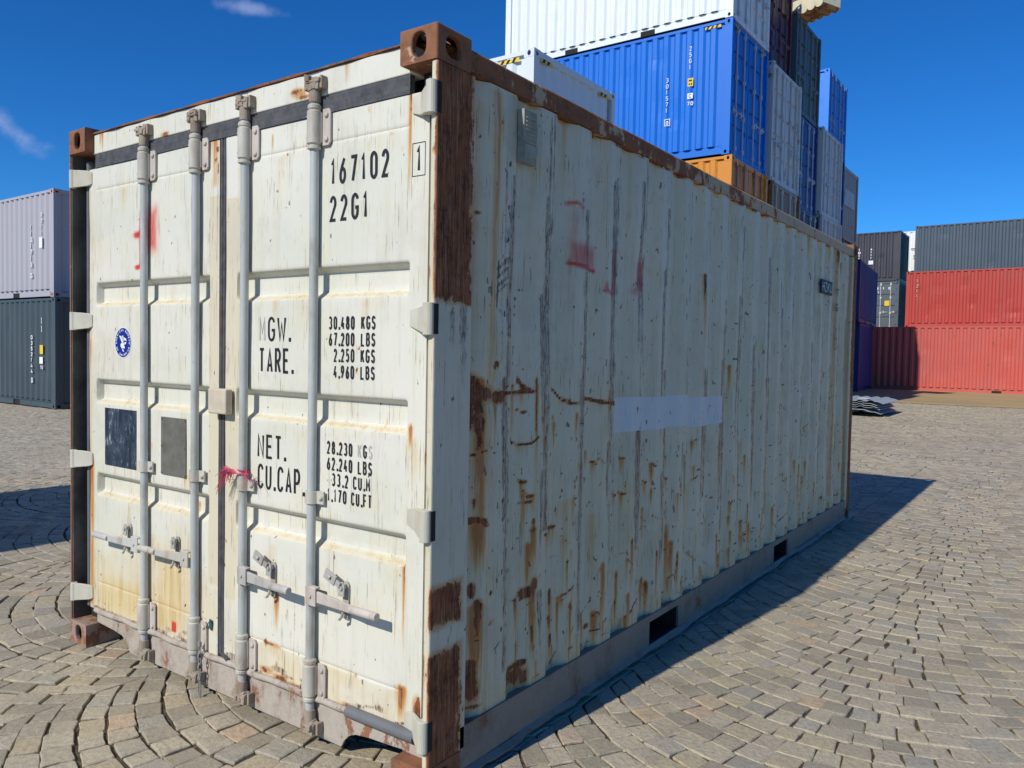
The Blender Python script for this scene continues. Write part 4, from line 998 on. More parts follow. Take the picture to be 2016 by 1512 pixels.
    # hinges
    for z in (2.352, 1.642, .945, .262):
        mb = MB(); x0 = -W+.004
        mb.lathe((x0+.018, .010), [(.016, z-.046), (.017, z-.044), (.017, z+.044), (.016, z+.046)], 14)
        mb.raw([(x0+.016, -.006, z-.044), (x0+.060, .018, z-.040), (x0+.105, .040, z-.034), (x0+.125, .050, z-.026), (x0+.016, -.006, z+.044), (x0+.060, .018, z+.044), (x0+.105, .040, z+.040), (x0+.125, .050, z+.032),
                (x0+.016, .012, z-.044), (x0+.060, .030, z-.040), (x0+.105, .0545, z-.034), (x0+.125, .0545, z-.026), (x0+.016, .012, z+.044), (x0+.060, .030, z+.044), (x0+.105, .0545, z+.040), (x0+.125, .0545, z+.032)],
               [(0, 1, 5, 4), (1, 2, 6, 5), (2, 3, 7, 6), (8, 12, 13, 9), (9, 13, 14, 10), (10, 14, 15, 11), (4, 5, 13, 12), (5, 6, 14, 13), (6, 7, 15, 14), (0, 8, 9, 1), (1, 9, 10, 2), (2, 10, 11, 3), (3, 11, 15, 7), (0, 4, 12, 8)])
        mb.build('hinge', MAT['hinge'], dl, bevel=.004)
    for z in (2.352, 1.632, .945, .232):
        mb = MB(); mb.lathe((-.0215, .004), [(.019, z-.054), (.0205, z-.052), (.0205, z+.052), (.019, z+.054)], 18)
        mb.raw([(-.024, -.013, z-.046), (-.060, .008, z-.044), (-.105, .040, z-.036), (-.150, .050, z-.022), (-.024, -.013, z+.046), (-.060, .012, z+.044), (-.105, .044, z+.042), (-.150, .050, z+.034),
                (-.016, .004, z-.046), (-.060, .030, z-.044), (-.105, .0545, z-.036), (-.150, .0545, z-.022), (-.016, .004, z+.046), (-.060, .030, z+.044), (-.105, .0545, z+.042), (-.150, .0545, z+.034)],
               [(0, 1, 5, 4), (1, 2, 6, 5), (2, 3, 7, 6), (8, 12, 13, 9), (9, 13, 14, 10), (10, 14, 15, 11), (4, 5, 13, 12), (5, 6, 14, 13), (6, 7, 15, 14), (0, 8, 9, 1), (1, 9, 10, 2), (2, 10, 11, 3), (3, 11, 15, 7), (0, 4, 12, 8)])
        mb.build('hinge', MAT['hinge'], dr, bevel=.004)
        mb = MB(); mb.box(.0003, .0022, .004, .026, z-.050, z+.050); mb.build('hinge_shade_strip', MAT['dark'], T)  # thin dark strip on the post, painting the shadow gap beside the hinge
    # lettering on the right door
    def on_door(mb, d):
        sd = 2.0 if d is dr else 0.0
        mb.v = [(x, y + float(dent(x, z, sd)) + .0008, z) for x, y, z in mb.v]
    U, Vv = (1, 0, 0), (0, 0, 1); yl = DY-.0022
    def words(name, items, mat=None, parent=dr):
        mb = MB()
        for (t, x, z, h, cw, gap, sw) in items: text(mb, t, (x, yl, z), U, Vv, h, cw, gap, sw*1.16)
        on_door(mb, parent); return mb.build(name, mat or MAT['ink'], parent)
    words('serial_number', [('167102', -.560, 2.132, .098, .037, .0195, .0105)])
    words('size_code', [('22G1', -.562, 1.997, .096, .038, .0195, .0105)])
    words('check_digit', [('1', -.133, 2.132, .088, .032, .01, .0095)])
    mb = MB(); a, b, c, e = -.151, -.091, 2.118, 2.231; w = .0022
    for (p, q, r_, s_) in ((a, b, c, c+w), (a, b, e-w, e), (a, a+w, c+w, e-w), (b-w, b, c+w, e-w)): mb.poly([(p, yl, r_), (q, yl, r_), (q, yl, s_), (p, yl, s_)])
    on_door(mb, dr); mb.build('check_digit_frame', MAT['ink'], dr)
    for q in (('GW.', -.920, 1.552, .099, .044, .014, .0095), ('TARE.', -.976, 1.427, .099, .036, .014, .0095), ('NET.', -.982, 1.080, .098, .041, .014, .0095), ('CU.CAP.', -.980, .955, .102, .037, .0135, .0095)): words('weight_heading', [q])
    words('faded_letters', [('M', -.976, 1.552, .099, .036, .02, .009)], MAT['ink_faded'])
    r = .0062
    def fig(t1, t2, z, x1=-.560, x2=-.389): return [(t1, x1, z, .050, .0190, .0075, r), (t2, x2, z, .050, .0200, .0068, r)]
    it = []
    it += fig('30.480', 'KGS', 1.5985) + fig('67.200', 'LBS', 1.5375) + fig('2.250', 'KGS', 1.4785, -.533) + fig('4.960', 'LBS', 1.4175, -.533)
    words('weight_figures', it)
    it = [('28.230', -.566, 1.1325, .050, .0190, .0075, r), ('G', -.372, 1.1325, .050, .0195, .0068, r)]
    it += fig('62.240', 'LBS', 1.072, -.566, -.399) + [('33.2', -.538, 1.013, .050, .0195, .0085, r), ('CU.M', -.424, 1.013, .050, .0195, .0075, r), ('1.170', -.562, .953, .050, .0190, .0080, r), ('CU.FT', -.434, .953, .050, .0185, .0068, r)]
    words('capacity_figures', it)
    words('faded_letters', [('S', -.344, 1.1325, .050, .0195, .01, .005)], MAT['ink_faded'])
    words('faded_letters', [('K', -.400, 1.1325, .050, .0195, .01, .005)], MAT['ink_faded'])
    # emblem on the left door
    ex, ez, R_ = -2.020, 1.538, .071; ye = DY-.002
    mb = MB(); N_ = 48
    def disc(r1, r2, y, m):
        mb.mat(m)
        for k in range(N_):
            a, b = 2*math.pi*k/N_, 2*math.pi*(k+1)/N_
            p = [(ex+r2*math.cos(a), y, ez+r2*math.sin(a)), (ex+r2*math.cos(b), y, ez+r2*math.sin(b)), (ex+r1*math.cos(b), y, ez+r1*math.sin(b)), (ex+r1*math.cos(a), y, ez+r1*math.sin(a))]
            mb.poly(p if r1 > 0 else p[:3])
    disc(.0, R_, ye, 0); disc(R_, R_+.0035, ye, 1)
    mb.mat(1)
    def ring_text(t, a_mid, step, inside):
        for k, ch in enumerate(t):
            if ch == ' ': continue
            a = math.radians(a_mid + (k-(len(t)-1)/2)*step*(-1 if not inside else 1)); rad = (cos_, sin_) = (math.cos(a), math.sin(a))
            er = Vector((cos_, 0, sin_)); et = Vector((-sin_, 0, cos_))
            if not inside: u, v = -et, er
            else: u, v = et, -er
            rr = R_-.0168 if not inside else R_-.0045
            o = Vector((ex, ye-.0006, ez)) + er*rr - u*.0042
            text(mb, ch, o, u, v, .0125, .0084, 0, .0024)
    ring_text('AMERICAN BUREAU', 90, 13.2, False); ring_text('OF SHIPPING', -90, 13.0, True)
    E = lambda P: mb.poly([(ex+a*.047, ye-.0006, ez+b*.047) for a, b in P])
    E([(-.72, .72), (-.30, .68), (-.10, .30), (.06, -.02), (-.16, -.04), (-.42, .34)]); E([(-.12, .72), (.10, .72), (.12, .30), (.12, .02), (.02, .12), (-.06, .42)])
    E([(.20, .55), (.62, .42), (.72, .12), (.36, .30), (.22, .12)]); E([(.26, .04), (.70, .06), (.52, -.18), (.30, -.10)])
    E([(-.44, -.12), (-.12, -.02), (.16, -.24), (.30, -.52), (.06, -.60), (-.26, -.56), (-.44, -.34)]); E([(.12, -.30), (.38, -.36), (.34, -.62), (.18, -.58)]); E([(-.18, -.62), (.06, -.66), (.24, -.92), (.02, -.90)]); E([(-.02, -.06), (.22, .0), (.34, -.22), (.16, -.34), (.02, -.22)])
    on_door(mb, dl); mb.build('round_emblem', [MAT['emblem'], MAT['white']], dl)
    # plates on the left door
    mb = MB(); mb.box(-2.186, -1.900, DY-.004, DY+.001, .934, 1.216); mb.build('black_plate', MAT['plate_black'], dl)
    mb = MB(); mb.box(-1.684, -1.487, DY-.005, DY+.001, .940, 1.203)
    for px in (-1.676, -1.495):
        for pz in (.948, 1.07, 1.195): mb.tube([(px, DY-.008, pz), (px, DY-.004, pz)], .005, 8)
    mb.build('data_plate', MAT['plate_grey'], dl)
    # ventilator on the side
    mb = MB(); mb.box(-.004, .026, .462, .548, 2.232, 2.428); mb.prism([(.462, 2.232), (.548, 2.270), (.548, 2.30), (.462, 2.30)], 'x', .026, .032)
    for k in range(7): mb.box(.026, .030, .474, .536, 2.305+k*.015, 2.312+k*.015)
    mb.build('ventilator', MAT['vent'], T, bevel=.006)
    # plate and figures at the far end of the side
    mb = MB().mat(0); mb.box(-.006, .006, 4.770, 5.118, 2.062, 2.176); mb.mat(1)
    text(mb, 'HZKU', (.0075, 4.795, 2.080), (0, 1, 0), (0, 0, 1), .078, .060, .020, .0085); fr = [(4.778, 4.784), (5.104, 5.110)]
    mb.build('owner_plate', [mat_plain('dark_teal_plate', (.02, .045, .06), .6, .3, 20), MAT['white']], T)
    mb = MB(); text(mb, '7', (.003, 5.278, 2.070), (0, 1, 0), (0, 0, 1), .066, .085, 0, .012); text(mb, 'G', (.003, 5.278, 1.940), (0, 1, 0), (0, 0, 1), .066, .085, 0, .012)
    for (a, b, c, e) in ((5.275, 5.345, 1.608, 1.614), (5.275, 5.345, 1.782, 1.788), (5.337, 5.345, 1.614, 1.782), (5.285, 5.337, 1.695, 1.701)): mb.poly([(.003, a, c), (.003, b, c), (.003, b, e), (.003, a, e)])
    mb.build('side_figures', MAT['ink'], T)
    return T, dl, dr
MAT['rust_cast'] = mat_rusty('rusty_casting', base=(.50, .37, .28), amount=.86, rust_scale=11, dark=.62, drip=(.4, .22, .08))
MAT['pink_cast'] = mat_rusty('faded_casting', base=(.34, .25, .20), amount=.45, rust_scale=6, dark=.5, drip=(.36, .22, .16))
MAT['jamb'] = mat_plain('jamb_paint', (.52, .50, .42), .6, .35, 8)
MAT['lip'] = mat_rusty('dark_lip', base=(.16, .13, .10), amount=.6, rust_scale=12, dark=.9, drip=(.2, .11, .06))
MAT['slot'] = mat_plain('shaded_channel_paint', (.16, .145, .115), .8, .6, 5)  # left channel toned dark, the slot's shade put into its colour
MAT['rust_edge'] = mat_rusty('orange_edge', base=(.42, .26, .15), amount=.75, rust_scale=9, streak=.5, dark=.25, drip=(.42, .18, .07))
MAT['rust_post'] = mat_rusty('rusty_post', base=(.30, .24, .16), amount=.8, rust_scale=6, streak=.4, dark=.55, drip=(.33, .16, .07))
MAT['hard2'] = mat_metal('pinkish_hardware', (.46, .41, .355), (.27, .19, .13), .55, .85)
MAT['catch'] = mat_metal('catch_steel', (.36, .35, .31), (.20, .13, .09), .45, .7)
MAT['hinge'] = mat_metal('painted_hinge', (.47, .45, .36), (.45, .32, .16), .5, .5)
MAT['beige'] = mat_plain('beige_box', (.60, .52, .39), .6, .2, 12)
MAT['vent'] = mat_plain('vent_paint', (.36, .36, .28), .7, .4, 12)
MAT['gasket_side'] = mat_plain('dusty_gasket', (.15, .15, .155), .6, .3, 9)
MAIN, DOOR_L, DOOR_R = build_main()

def small_things():
    # pink cord knotted round the third rod
    mb = MB(); x, z = ROD_X[2], 1.012; r = random.Random(4)
    mb.tube([(x + .0215*math.cos(t), RY + .0215*math.sin(t), z + .006*math.sin(t+1)) for t in np.linspace(0, 2*math.pi, 20)], .0035, 6)
    mb.tube([(x + .0225*math.cos(t), RY + .0225*math.sin(t), z + .008 - .006*math.sin(t)) for t in np.linspace(0, 2*math.pi, 20)], .003, 6)
    for k in range(60):
        a = r.gauss(0, .35); l = r.uniform(.04, .15); left = r.random() < .9; s = -1 if left else 1
        p0 = Vector((x + s*.012, RY-.022, z)); p1 = p0 + Vector((s*l*.5, -.008 + r.uniform(-.012, .012), l*.10 + a*.02)); p2 = p0 + Vector((s*l*.85, -.004+r.uniform(-.02, .015), -l*r.uniform(.1, .8)))
        mb.tube([p0, p1, p2], [.0020, .0014, .0008], 4)
    o = mb.build('pink_cord', MAT['pink']); tag(o, 'frayed pink cord knotted around the third lock rod of the cream container', 'cord')
    # chain at the foot of the second rod
    mb = MB(); x0, y0 = ROD_X[1]+.058, DY-.034
    for k in range(7):
        zc = .232 - k*.024; n = 14; flat = k % 2
        pts = []
        for t in np.linspace(0, 2*math.pi, n+1):
            u, v = .0075*math.cos(t), .0165*math.sin(t); pts.append((x0 + (u if flat else 0), y0 + (0 if flat else u), zc+v))
        mb.tube(pts, .0026, 6, caps=False)
    pts = [(x0 + .008*math.cos(t), y0, .038 + .036*math.sin(t)) for t in np.linspace(0, 2*math.pi, 17)]; mb.tube(pts, .0028, 6, caps=False)
    o = mb.build('chain', MAT['chain'], autosm=60); tag(o, 'short steel chain hanging beside the foot of the second lock rod', 'chain')
    mb = MB(); mb.obox((-1.292, DY-.006, .322), (.010, 0, -.004), (0, .002, 0), (.002, 0, .020)); mb.tube([(-1.300, DY-.008, .335), (-1.315, DY-.012, .31), (-1.322, DY-.010, .295)], .002, 5)
    mb.tube([(-1.295, DY-.008, .342), (-1.285, DY-.014, .350), (-1.280, DY-.01, .33)], .002, 5)
    o = mb.build('broken_seal', mat_plain('teal_seal', (.03, .10, .11), .5)); tag(o, 'dark teal broken seal stuck low on the left door of the cream container', 'seal')
small_things()
build_ground()

# ------------------------------------------------------------------ containers further off
def yard_container(name, label, x, y, z, rz, length, height, col, group='containers stacked in the yard', doors=False, roofcol=None, grime=.35, rust=.15, fade=.25, stripes=False, marks=None, rodcol=(.45, .48, .50), pitch=.278, castcol=None, cat='shipping container', sides=('near', 'far'), endcol=None, plain_end=False):
    """local frame: length along +X ending at X=length (door end), wall Y=0 .. Y=2.438; the Empty sits at the corner (X=length, Y=0)"""
    T = empty(name, (x, y, z), rz); tag(T, label, cat, group)
    Mx = Matrix.Translation((x, y, z)) @ Matrix.Rotation(rz, 4, 'Z') @ Matrix.Translation((-length, 0, 0))
    body = mat_yard(name+'_paint', col, grime, rust, fade=fade); Wd = 2.438; Lg, Hh = length, height
    cst = mat_yard(name+'_casting_paint', castcol, .3, .6) if castcol else body
    def fin(mb, nm, mats=body, **k):
        mb.v = [tuple(Mx @ Vector(p)) for p in mb.v]; return mb.build(nm, mats, T, **k)
    for cx in (0, Lg-.178):
        for cy in (0, Wd-.162):
            for cz in (0, Hh-.118):
                mb = MB(); casting(mb, cx, cx+.178, cy, cy+.162, cz, cz+.118, holes=('x' if cx == 0 else 'X') + ('y' if cy == 0 else 'Y') + ('z' if cz == 0 else 'Z'), n=8, th=.02); fin(mb, 'corner_casting', cst)
    for cx in (0.003, Lg-.163):
        for cy in (.003, Wd-.103):
            mb = MB(); mb.box(cx, cx+.16, cy, cy+.10, .118, Hh-.118); fin(mb, 'corner_post')
    for yy in (0, Wd):
        s = 1 if yy == 0 else -1; near = yy == 0
        A = lambda d: yy + s*d
        mb = MB(); mb.box(.178, Lg-.178, min(A(.004), A(.064)), max(A(.004), A(.064)), Hh-.070, Hh-.012); fin(mb, 'top_side_rail')
        mb = MB(); pk = [(Lg/2-1.02-.18, Lg/2-1.02+.18), (Lg/2+1.02-.18, Lg/2+1.02+.18)]
        segs = [(.178, pk[0][0]), (pk[0][1], pk[1][0]), (pk[1][1], Lg-.178)]
        for a, b in segs: mb.box(a, b, min(A(.004), A(.03)), max(A(.004), A(.03)), .02, .140)
        mb.box(.178, Lg-.178, min(A(.058), A(.12)), max(A(.058), A(.12)), .139, .199); fin(mb, 'bottom_side_rail')
        for a, b in pk:
            mb = MB(); mb.box(a, b, min(A(.03), A(.3)), max(A(.03), A(.3)), .02, .139); fin(mb, 'fork_pocket', MAT['dark'])
        xs, ds = [.165], [.052]; xx = .165
        while xx < Lg-.45:
            for dx, dd in ((.078, .052), (.052, .009), (.096, .009), (.052, .052)):
                xx += dx*pitch/.278; xs.append(xx); ds.append(dd)
        xs.append(Lg-.163); ds.append(.052)
        rz_ = random.Random(name+str(near)+str(z)); NZ = 12; zz_ = np.linspace(.200, Hh-.069, NZ)
        dn = [(rz_.uniform(.3, Lg-.3), rz_.uniform(.4, Hh-.4), rz_.uniform(.06, .3), rz_.uniform(.08, .4), rz_.uniform(.008, .028)) for _ in range(int(Lg*(1.2+6*rust)))]
        def dnt(a, zc):
            e = min(1, (zc-.2)/.3, (Hh-.069-zc)/.3)
            return max(0, e)*sum(q[4]*math.exp(-((a-q[0])/q[2])**2-((zc-q[1])/q[3])**2) for q in dn)
        mb = MB(); vs = [(a, A(b+dnt(a, zc)), zc) for a, b in zip(xs, ds) for zc in zz_]
        mb.raw(vs, [(NZ*i+j, NZ*i+j+1, NZ*(i+1)+j+1, NZ*(i+1)+j) for i in range(len(xs)-1) for j in range(NZ-1)]); fin(mb, 'side_panel')
    mb = MB(); mb.box(.06, Lg-.06, .065, Wd-.065, Hh-.045, Hh-.030); fin(mb, 'roof', mat_yard(name+'_roof_paint', roofcol, .4, .3) if roofcol else body)
    mb = MB(); mb.box(.05, Lg-.05, .13, Wd-.13, .10, .14); fin(mb, 'floor', MAT['dark'])
    # blind end at X=0 and, if there are no doors, at X=length
    def blind(X0, sg):
        xs = np.arange(.10, Wd-.10, .07); ds = [.02 if i % 4 in (0, 1) else .06 for i in range(len(xs))]
        mb = MB(); vs = [(X0+sg*d, a, zz) for a, d in zip(xs, ds) for zz in (.12, Hh-.10)]; mb.raw(vs, [(2*i, 2*i+1, 2*i+3, 2*i+2) for i in range(len(xs)-1)])
        for z0, z1 in ((.0, .12), (Hh-.11, Hh-.004)): mb.box(min(X0+sg*.005, X0+sg*.07), max(X0+sg*.005, X0+sg*.07), .162, Wd-.162, z0+.004, z1)
        fin(mb, 'end_wall')
    blind(0, 1)
    if not doors: blind(Lg, -1)
    else:
        mb = MB(); mb.box(Lg-.09, Lg-.03, .162, Wd-.162, Hh-.11, Hh-.008); fin(mb, 'door_header'); mb = MB(); mb.box(Lg-.09, Lg-.02, .162, Wd-.162, .008, .12); fin(mb, 'door_sill')
        rm = mat_yard(name+'_rod_paint', rodcol, .2, .05)
        for y0, y1, fl in ((.105, Wd/2-.012, 0), (Wd/2+.012, Wd-.105, 1)):
            zs, xd = [.125], [.055]
            Hd = Hh-.115
            for k in range(1, 5 if Hh > 2.7 else 4):
                zc = .12 + (Hd-.12)*k/(5 if Hh > 2.7 else 4)
                zs += [zc-.07, zc-.05, zc+.045, zc+.05]; xd += [.055, .09, .09, .055]
            zs.append(Hd); xd.append(.055)
            vs = []; ysx = [y0, y0+.09, y0+.10, y1-.10, y1-.09, y1]
            for zz, dd in zip(zs, xd):
                for k, yy in enumerate(ysx): vs.append((Lg-(dd if k in (2, 3) else .055), yy, zz))
            mb = MB(); mb.raw(vs, [(j*6+i, j*6+i+1, (j+1)*6+i+1, (j+1)*6+i) for j in range(len(zs)-1) for i in range(5)])
            d = fin(mb, 'door')
            for q in (.27, .70) if fl == 0 else (.30, .73):
                yr = y0+(y1-y0)*q
                mb = MB(); mb.v, mb.f = [], []; mb.tube([(Lg-.028, yr, .04), (Lg-.028, yr, Hh-.04)], .019, 8)
                for zz in (.16, .9, 1.7, Hh-.2): mb.box(Lg-.054, Lg-.004, yr-.03, yr+.05, zz, zz+.09)
                mb.v = [tuple(Mx @ Vector(p)) for p in mb.v]; mb.build('lock_rod', rm, d)
                mb = MB(); sgn = 1 if fl else -1; mb.box(Lg-.010, Lg+.0, min(yr, yr+sgn*.36), max(yr, yr+sgn*.36), .98, 1.005); mb.box(Lg-.05, Lg-.004, yr+sgn*.16-.02, yr+sgn*.16+.02, .93, 1.06)
                mb.v = [tuple(Mx @ Vector(p)) for p in mb.v]; mb.build('door_handle', rm, d)
            for zz in (.35, .95, 1.6, Hh-.4):
                mb = MB(); yh = .045 if fl == 0 else Wd-.045
                mb.box(Lg-.05, Lg+.0, min(yh, yh+(.10 if fl == 0 else -.10)), max(yh, yh+(.10 if fl == 0 else -.10)), zz, zz+.09); mb.v = [tuple(Mx @ Vector(p)) for p in mb.v]; mb.build('hinge', body, d)
    if stripes:
        mb = MB()
        def stripe(o, u, v, Ls, hs):
            o, u, v = Vector(o), Vector(u), Vector(v); n = max(5, int(Ls/.055)); n += (n+1) % 2
            for k in range(n):
                mb.mat(k % 2); a, b = k*Ls/n, (k+1)*Ls/n; sh = .035
                q = [o+u*max(0, a-sh), o+u*(b-sh if k < n-1 else b), o+u*b+v*hs, o+u*a+v*hs]
                mb.poly(q)
        stripe((Lg-.62, -.0015+.004, Hh-.145), (1, 0, 0), (0, 0, 1), .36, .055); stripe((.20, -.0015+.004, Hh-.145), (1, 0, 0), (0, 0, 1), .36, .055)
        stripe((Lg-.002, .19, Hh-.145), (0, 1, 0), (0, 0, 1), .30, .055); stripe((Lg-.002, Wd-.54, Hh-.145), (0, 1, 0), (0, 0, 1), .30, .055)
        fin(mb, 'warning_stripes', [MAT['yellow'], MAT['black']])
    if marks: marks(fin, Lg, Wd, Hh)
    return T

def flat(mb, x, y, z, w, h): mb.poly([(x, y, z), (x+w, y, z), (x+w, y, z+h), (x, y, z+h)])
def marks_blue(fin, Lg, Wd, Hh):
    mb = MB(); text(mb, '25G1', (Lg-.98, .006, Hh-.52), (1, 0, 0), (0, 0, 1), .10, .060, .035, .013, stack=True); fin(mb, 'side_lettering', MAT['white']); mb = MB(); text(mb, '301571', (Lg-1.52, .006, Hh-1.12), (1, 0, 0), (0, 0, 1), .10, .060, .035, .013, stack=True)
    fin(mb, 'side_lettering', MAT['white']); mb = MB(); text(mb, '0', (Lg-1.50, .006, Hh-2.06), (1, 0, 0), (0, 0, 1), .08, .06, 0, .016)
    for q in ((Lg-1.54, Hh-2.09, .14, .014), (Lg-1.54, Hh-1.95, .14, .014), (Lg-1.54, Hh-2.076, .014, .126), (Lg-1.414, Hh-2.076, .014, .126)): flat(mb, q[0], .006, q[1], q[2], q[3])
    flat(mb, Lg-1.00, .0055, Hh-1.57, .13, .12); fin(mb, 'side_lettering', MAT['white']); mb = MB(); text(mb, '70', (Lg-1.0, .006, Hh-1.72), (1, 0, 0), (0, 0, 1), .085, .06, .02, .016)
    fin(mb, 'side_lettering', MAT['white'])
    mb = MB().mat(0); flat(mb, Lg-1.00, .0055, Hh-1.30, .13, .18); mb.mat(1)
    for (p, q, r, s) in ((.025, .11, .08, .035), (.025, .03, .03, .04), (.075, .03, .03, .04)): flat(mb, Lg-1.00+p, .0040, Hh-1.30+q, r, s)
    text(mb, 'C', (Lg-.965, .0040, Hh-1.55), (1, 0, 0), (0, 0, 1), .08, .06, 0, .014)
    fin(mb, 'warning_label', [MAT['yellow'], MAT['black']])
def marks_slate(fin, Lg, Wd, Hh):
    mb = MB(); text(mb, '0352144', (Lg-1.24, .006, Hh-.98), (1, 0, 0), (0, 0, 1), .10, .09, .035, .022, stack=True); fin(mb, 'side_lettering', MAT['white']); mb = MB(); text(mb, '0', (Lg-1.23, .006, Hh-2.02), (1, 0, 0), (0, 0, 1), .13, .08, 0, .026)
    fin(mb, 'side_lettering', MAT['white']); mb = MB(); text(mb, '11', (Lg-.72, .006, Hh-.62), (1, 0, 0), (0, 0, 1), .16, .09, .03, .024, stack=True); fin(mb, 'side_lettering', MAT['white']); mb = MB(); flat(mb, Lg-.80, .006, Hh-1.55, .17, .16); fin(mb, 'side_lettering', MAT['white']); mb = MB(); text(mb, '70', (Lg-.77, .006, Hh-1.68), (1, 0, 0), (0, 0, 1), .085, .06, .02, .016)
    fin(mb, 'side_lettering', MAT['white'])
    mb = MB(); flat(mb, Lg-.78, .0055, Hh-1.32, .16, .21); fin(mb, 'warning_label', MAT['yellow'])
def marks_lilac(fin, Lg, Wd, Hh):
    mb = MB(); text(mb, '1101713', (Lg-1.24, .006, Hh-.90), (1, 0, 0), (0, 0, 1), .12, .09, .035, .022, stack=True); fin(mb, 'side_lettering', MAT['white']); mb = MB(); text(mb, '0', (Lg-1.23, .006, Hh-2.10), (1, 0, 0), (0, 0, 1), .13, .08, 0, .026)
    fin(mb, 'side_lettering', MAT['white']); mb = MB(); text(mb, '2211', (Lg-.68, .006, Hh-.62), (1, 0, 0), (0, 0, 1), .10, .08, .05, .02, stack=True); fin(mb, 'side_lettering', MAT['white']); mb = MB(); flat(mb, Lg-.76, .006, Hh-1.38, .16, .26)
    fin(mb, 'side_lettering', MAT['white'])
def marks_dark(fin, Lg, Wd, Hh):
    mb = MB(); text(mb, '1011711', (Lg-2.05, .006, Hh-.95), (1, 0, 0), (0, 0, 1), .13, .12, .03, .035, stack=True); fin(mb, 'side_lettering', MAT['white']); mb = MB(); flat(mb, Lg-2.06, .006, Hh-2.06, .15, .15)
    fin(mb, 'side_lettering', MAT['white']); mb = MB(); text(mb, '4111', (Lg-1.45, .006, Hh-.95), (1, 0, 0), (0, 0, 1), .12, .10, .03, .035, stack=True); fin(mb, 'side_lettering', MAT['white']); mb = MB(); flat(mb, Lg-1.52, .006, Hh-1.68, .22, .20); fin(mb, 'side_lettering', MAT['white'])
def marks_slate_door(fin, Lg, Wd, Hh):
    mb = MB(); text(mb, '301211 0', (Lg-.003-.05, .85, Hh-.42), (0, 1, 0), (0, 0, 1), .13, .12, .05, .035); fin(mb, 'side_lettering', MAT['white']); mb = MB(); text(mb, '22G1', (Lg-.053, .95, Hh-.62), (0, 1, 0), (0, 0, 1), .12, .10, .05, .03)
    fin(mb, 'door_lettering', MAT['white'])
    mb = MB(); mb.poly([(Lg-.05, 1.76, Hh-1.27), (Lg-.05, 1.98, Hh-1.27), (Lg-.05, 1.98, Hh-1.0), (Lg-.05, 1.76, Hh-1.0)]); fin(mb, 'warning_label', MAT['yellow'])
def marks_white_panel(fin, Lg, Wd, Hh):
    mb = MB().mat(0); mb.poly([(Lg-.004, .3, Hh-1.35), (Lg-.004, 1.9, Hh-1.35), (Lg-.004, 1.9, Hh-.75), (Lg-.004, .3, Hh-.75)])
    fin(mb, 'sign_panel', MAT['sign'])
def marks_navy(fin, Lg, Wd, Hh):
    mb = MB(); text(mb, 'LLC', (Lg-.002, .35, Hh-1.05), (0, 1, 0), (0, 0, 1), .55, .42, .18, .08); fin(mb, 'door_lettering', mat_plain('faded_white_lettering', (.5, .5, .52), .6))
def marks_red(fin, Lg, Wd, Hh):
    mb = MB(); text(mb, '1211', (.42, .006, Hh-.52), (1, 0, 0), (0, 0, 1), .16, .11, .07, .028, stack=True); fin(mb, 'side_lettering', mat_plain('worn_white_lettering', (.62, .46, .42), .6, .4))
def marks_white_end(fin, Lg, Wd, Hh):
    mb = MB(); flat(mb, Lg-.55, .0035, Hh-1.02, .34, .045); flat(mb, Lg-.50, .0035, Hh-1.09, .22, .03); fin(mb, 'side_lettering', MAT['ink'])
    mb = MB(); flat(mb, Lg-.42, .0035, Hh-1.45, .18, .09); fin(mb, 'red_logo_bar', mat_plain('logo_red', (.6, .05, .06), .5)); mb = MB(); flat(mb, Lg-.42, .0035, Hh-1.58, .18, .09); fin(mb, 'teal_logo_bar', mat_plain('logo_teal', (.05, .4, .36), .5))
MAT['sign'] = mat_plain('pale_sign', (.42, .48, .52), .5, .3, 3)
HC, SD = 2.896, 2.591
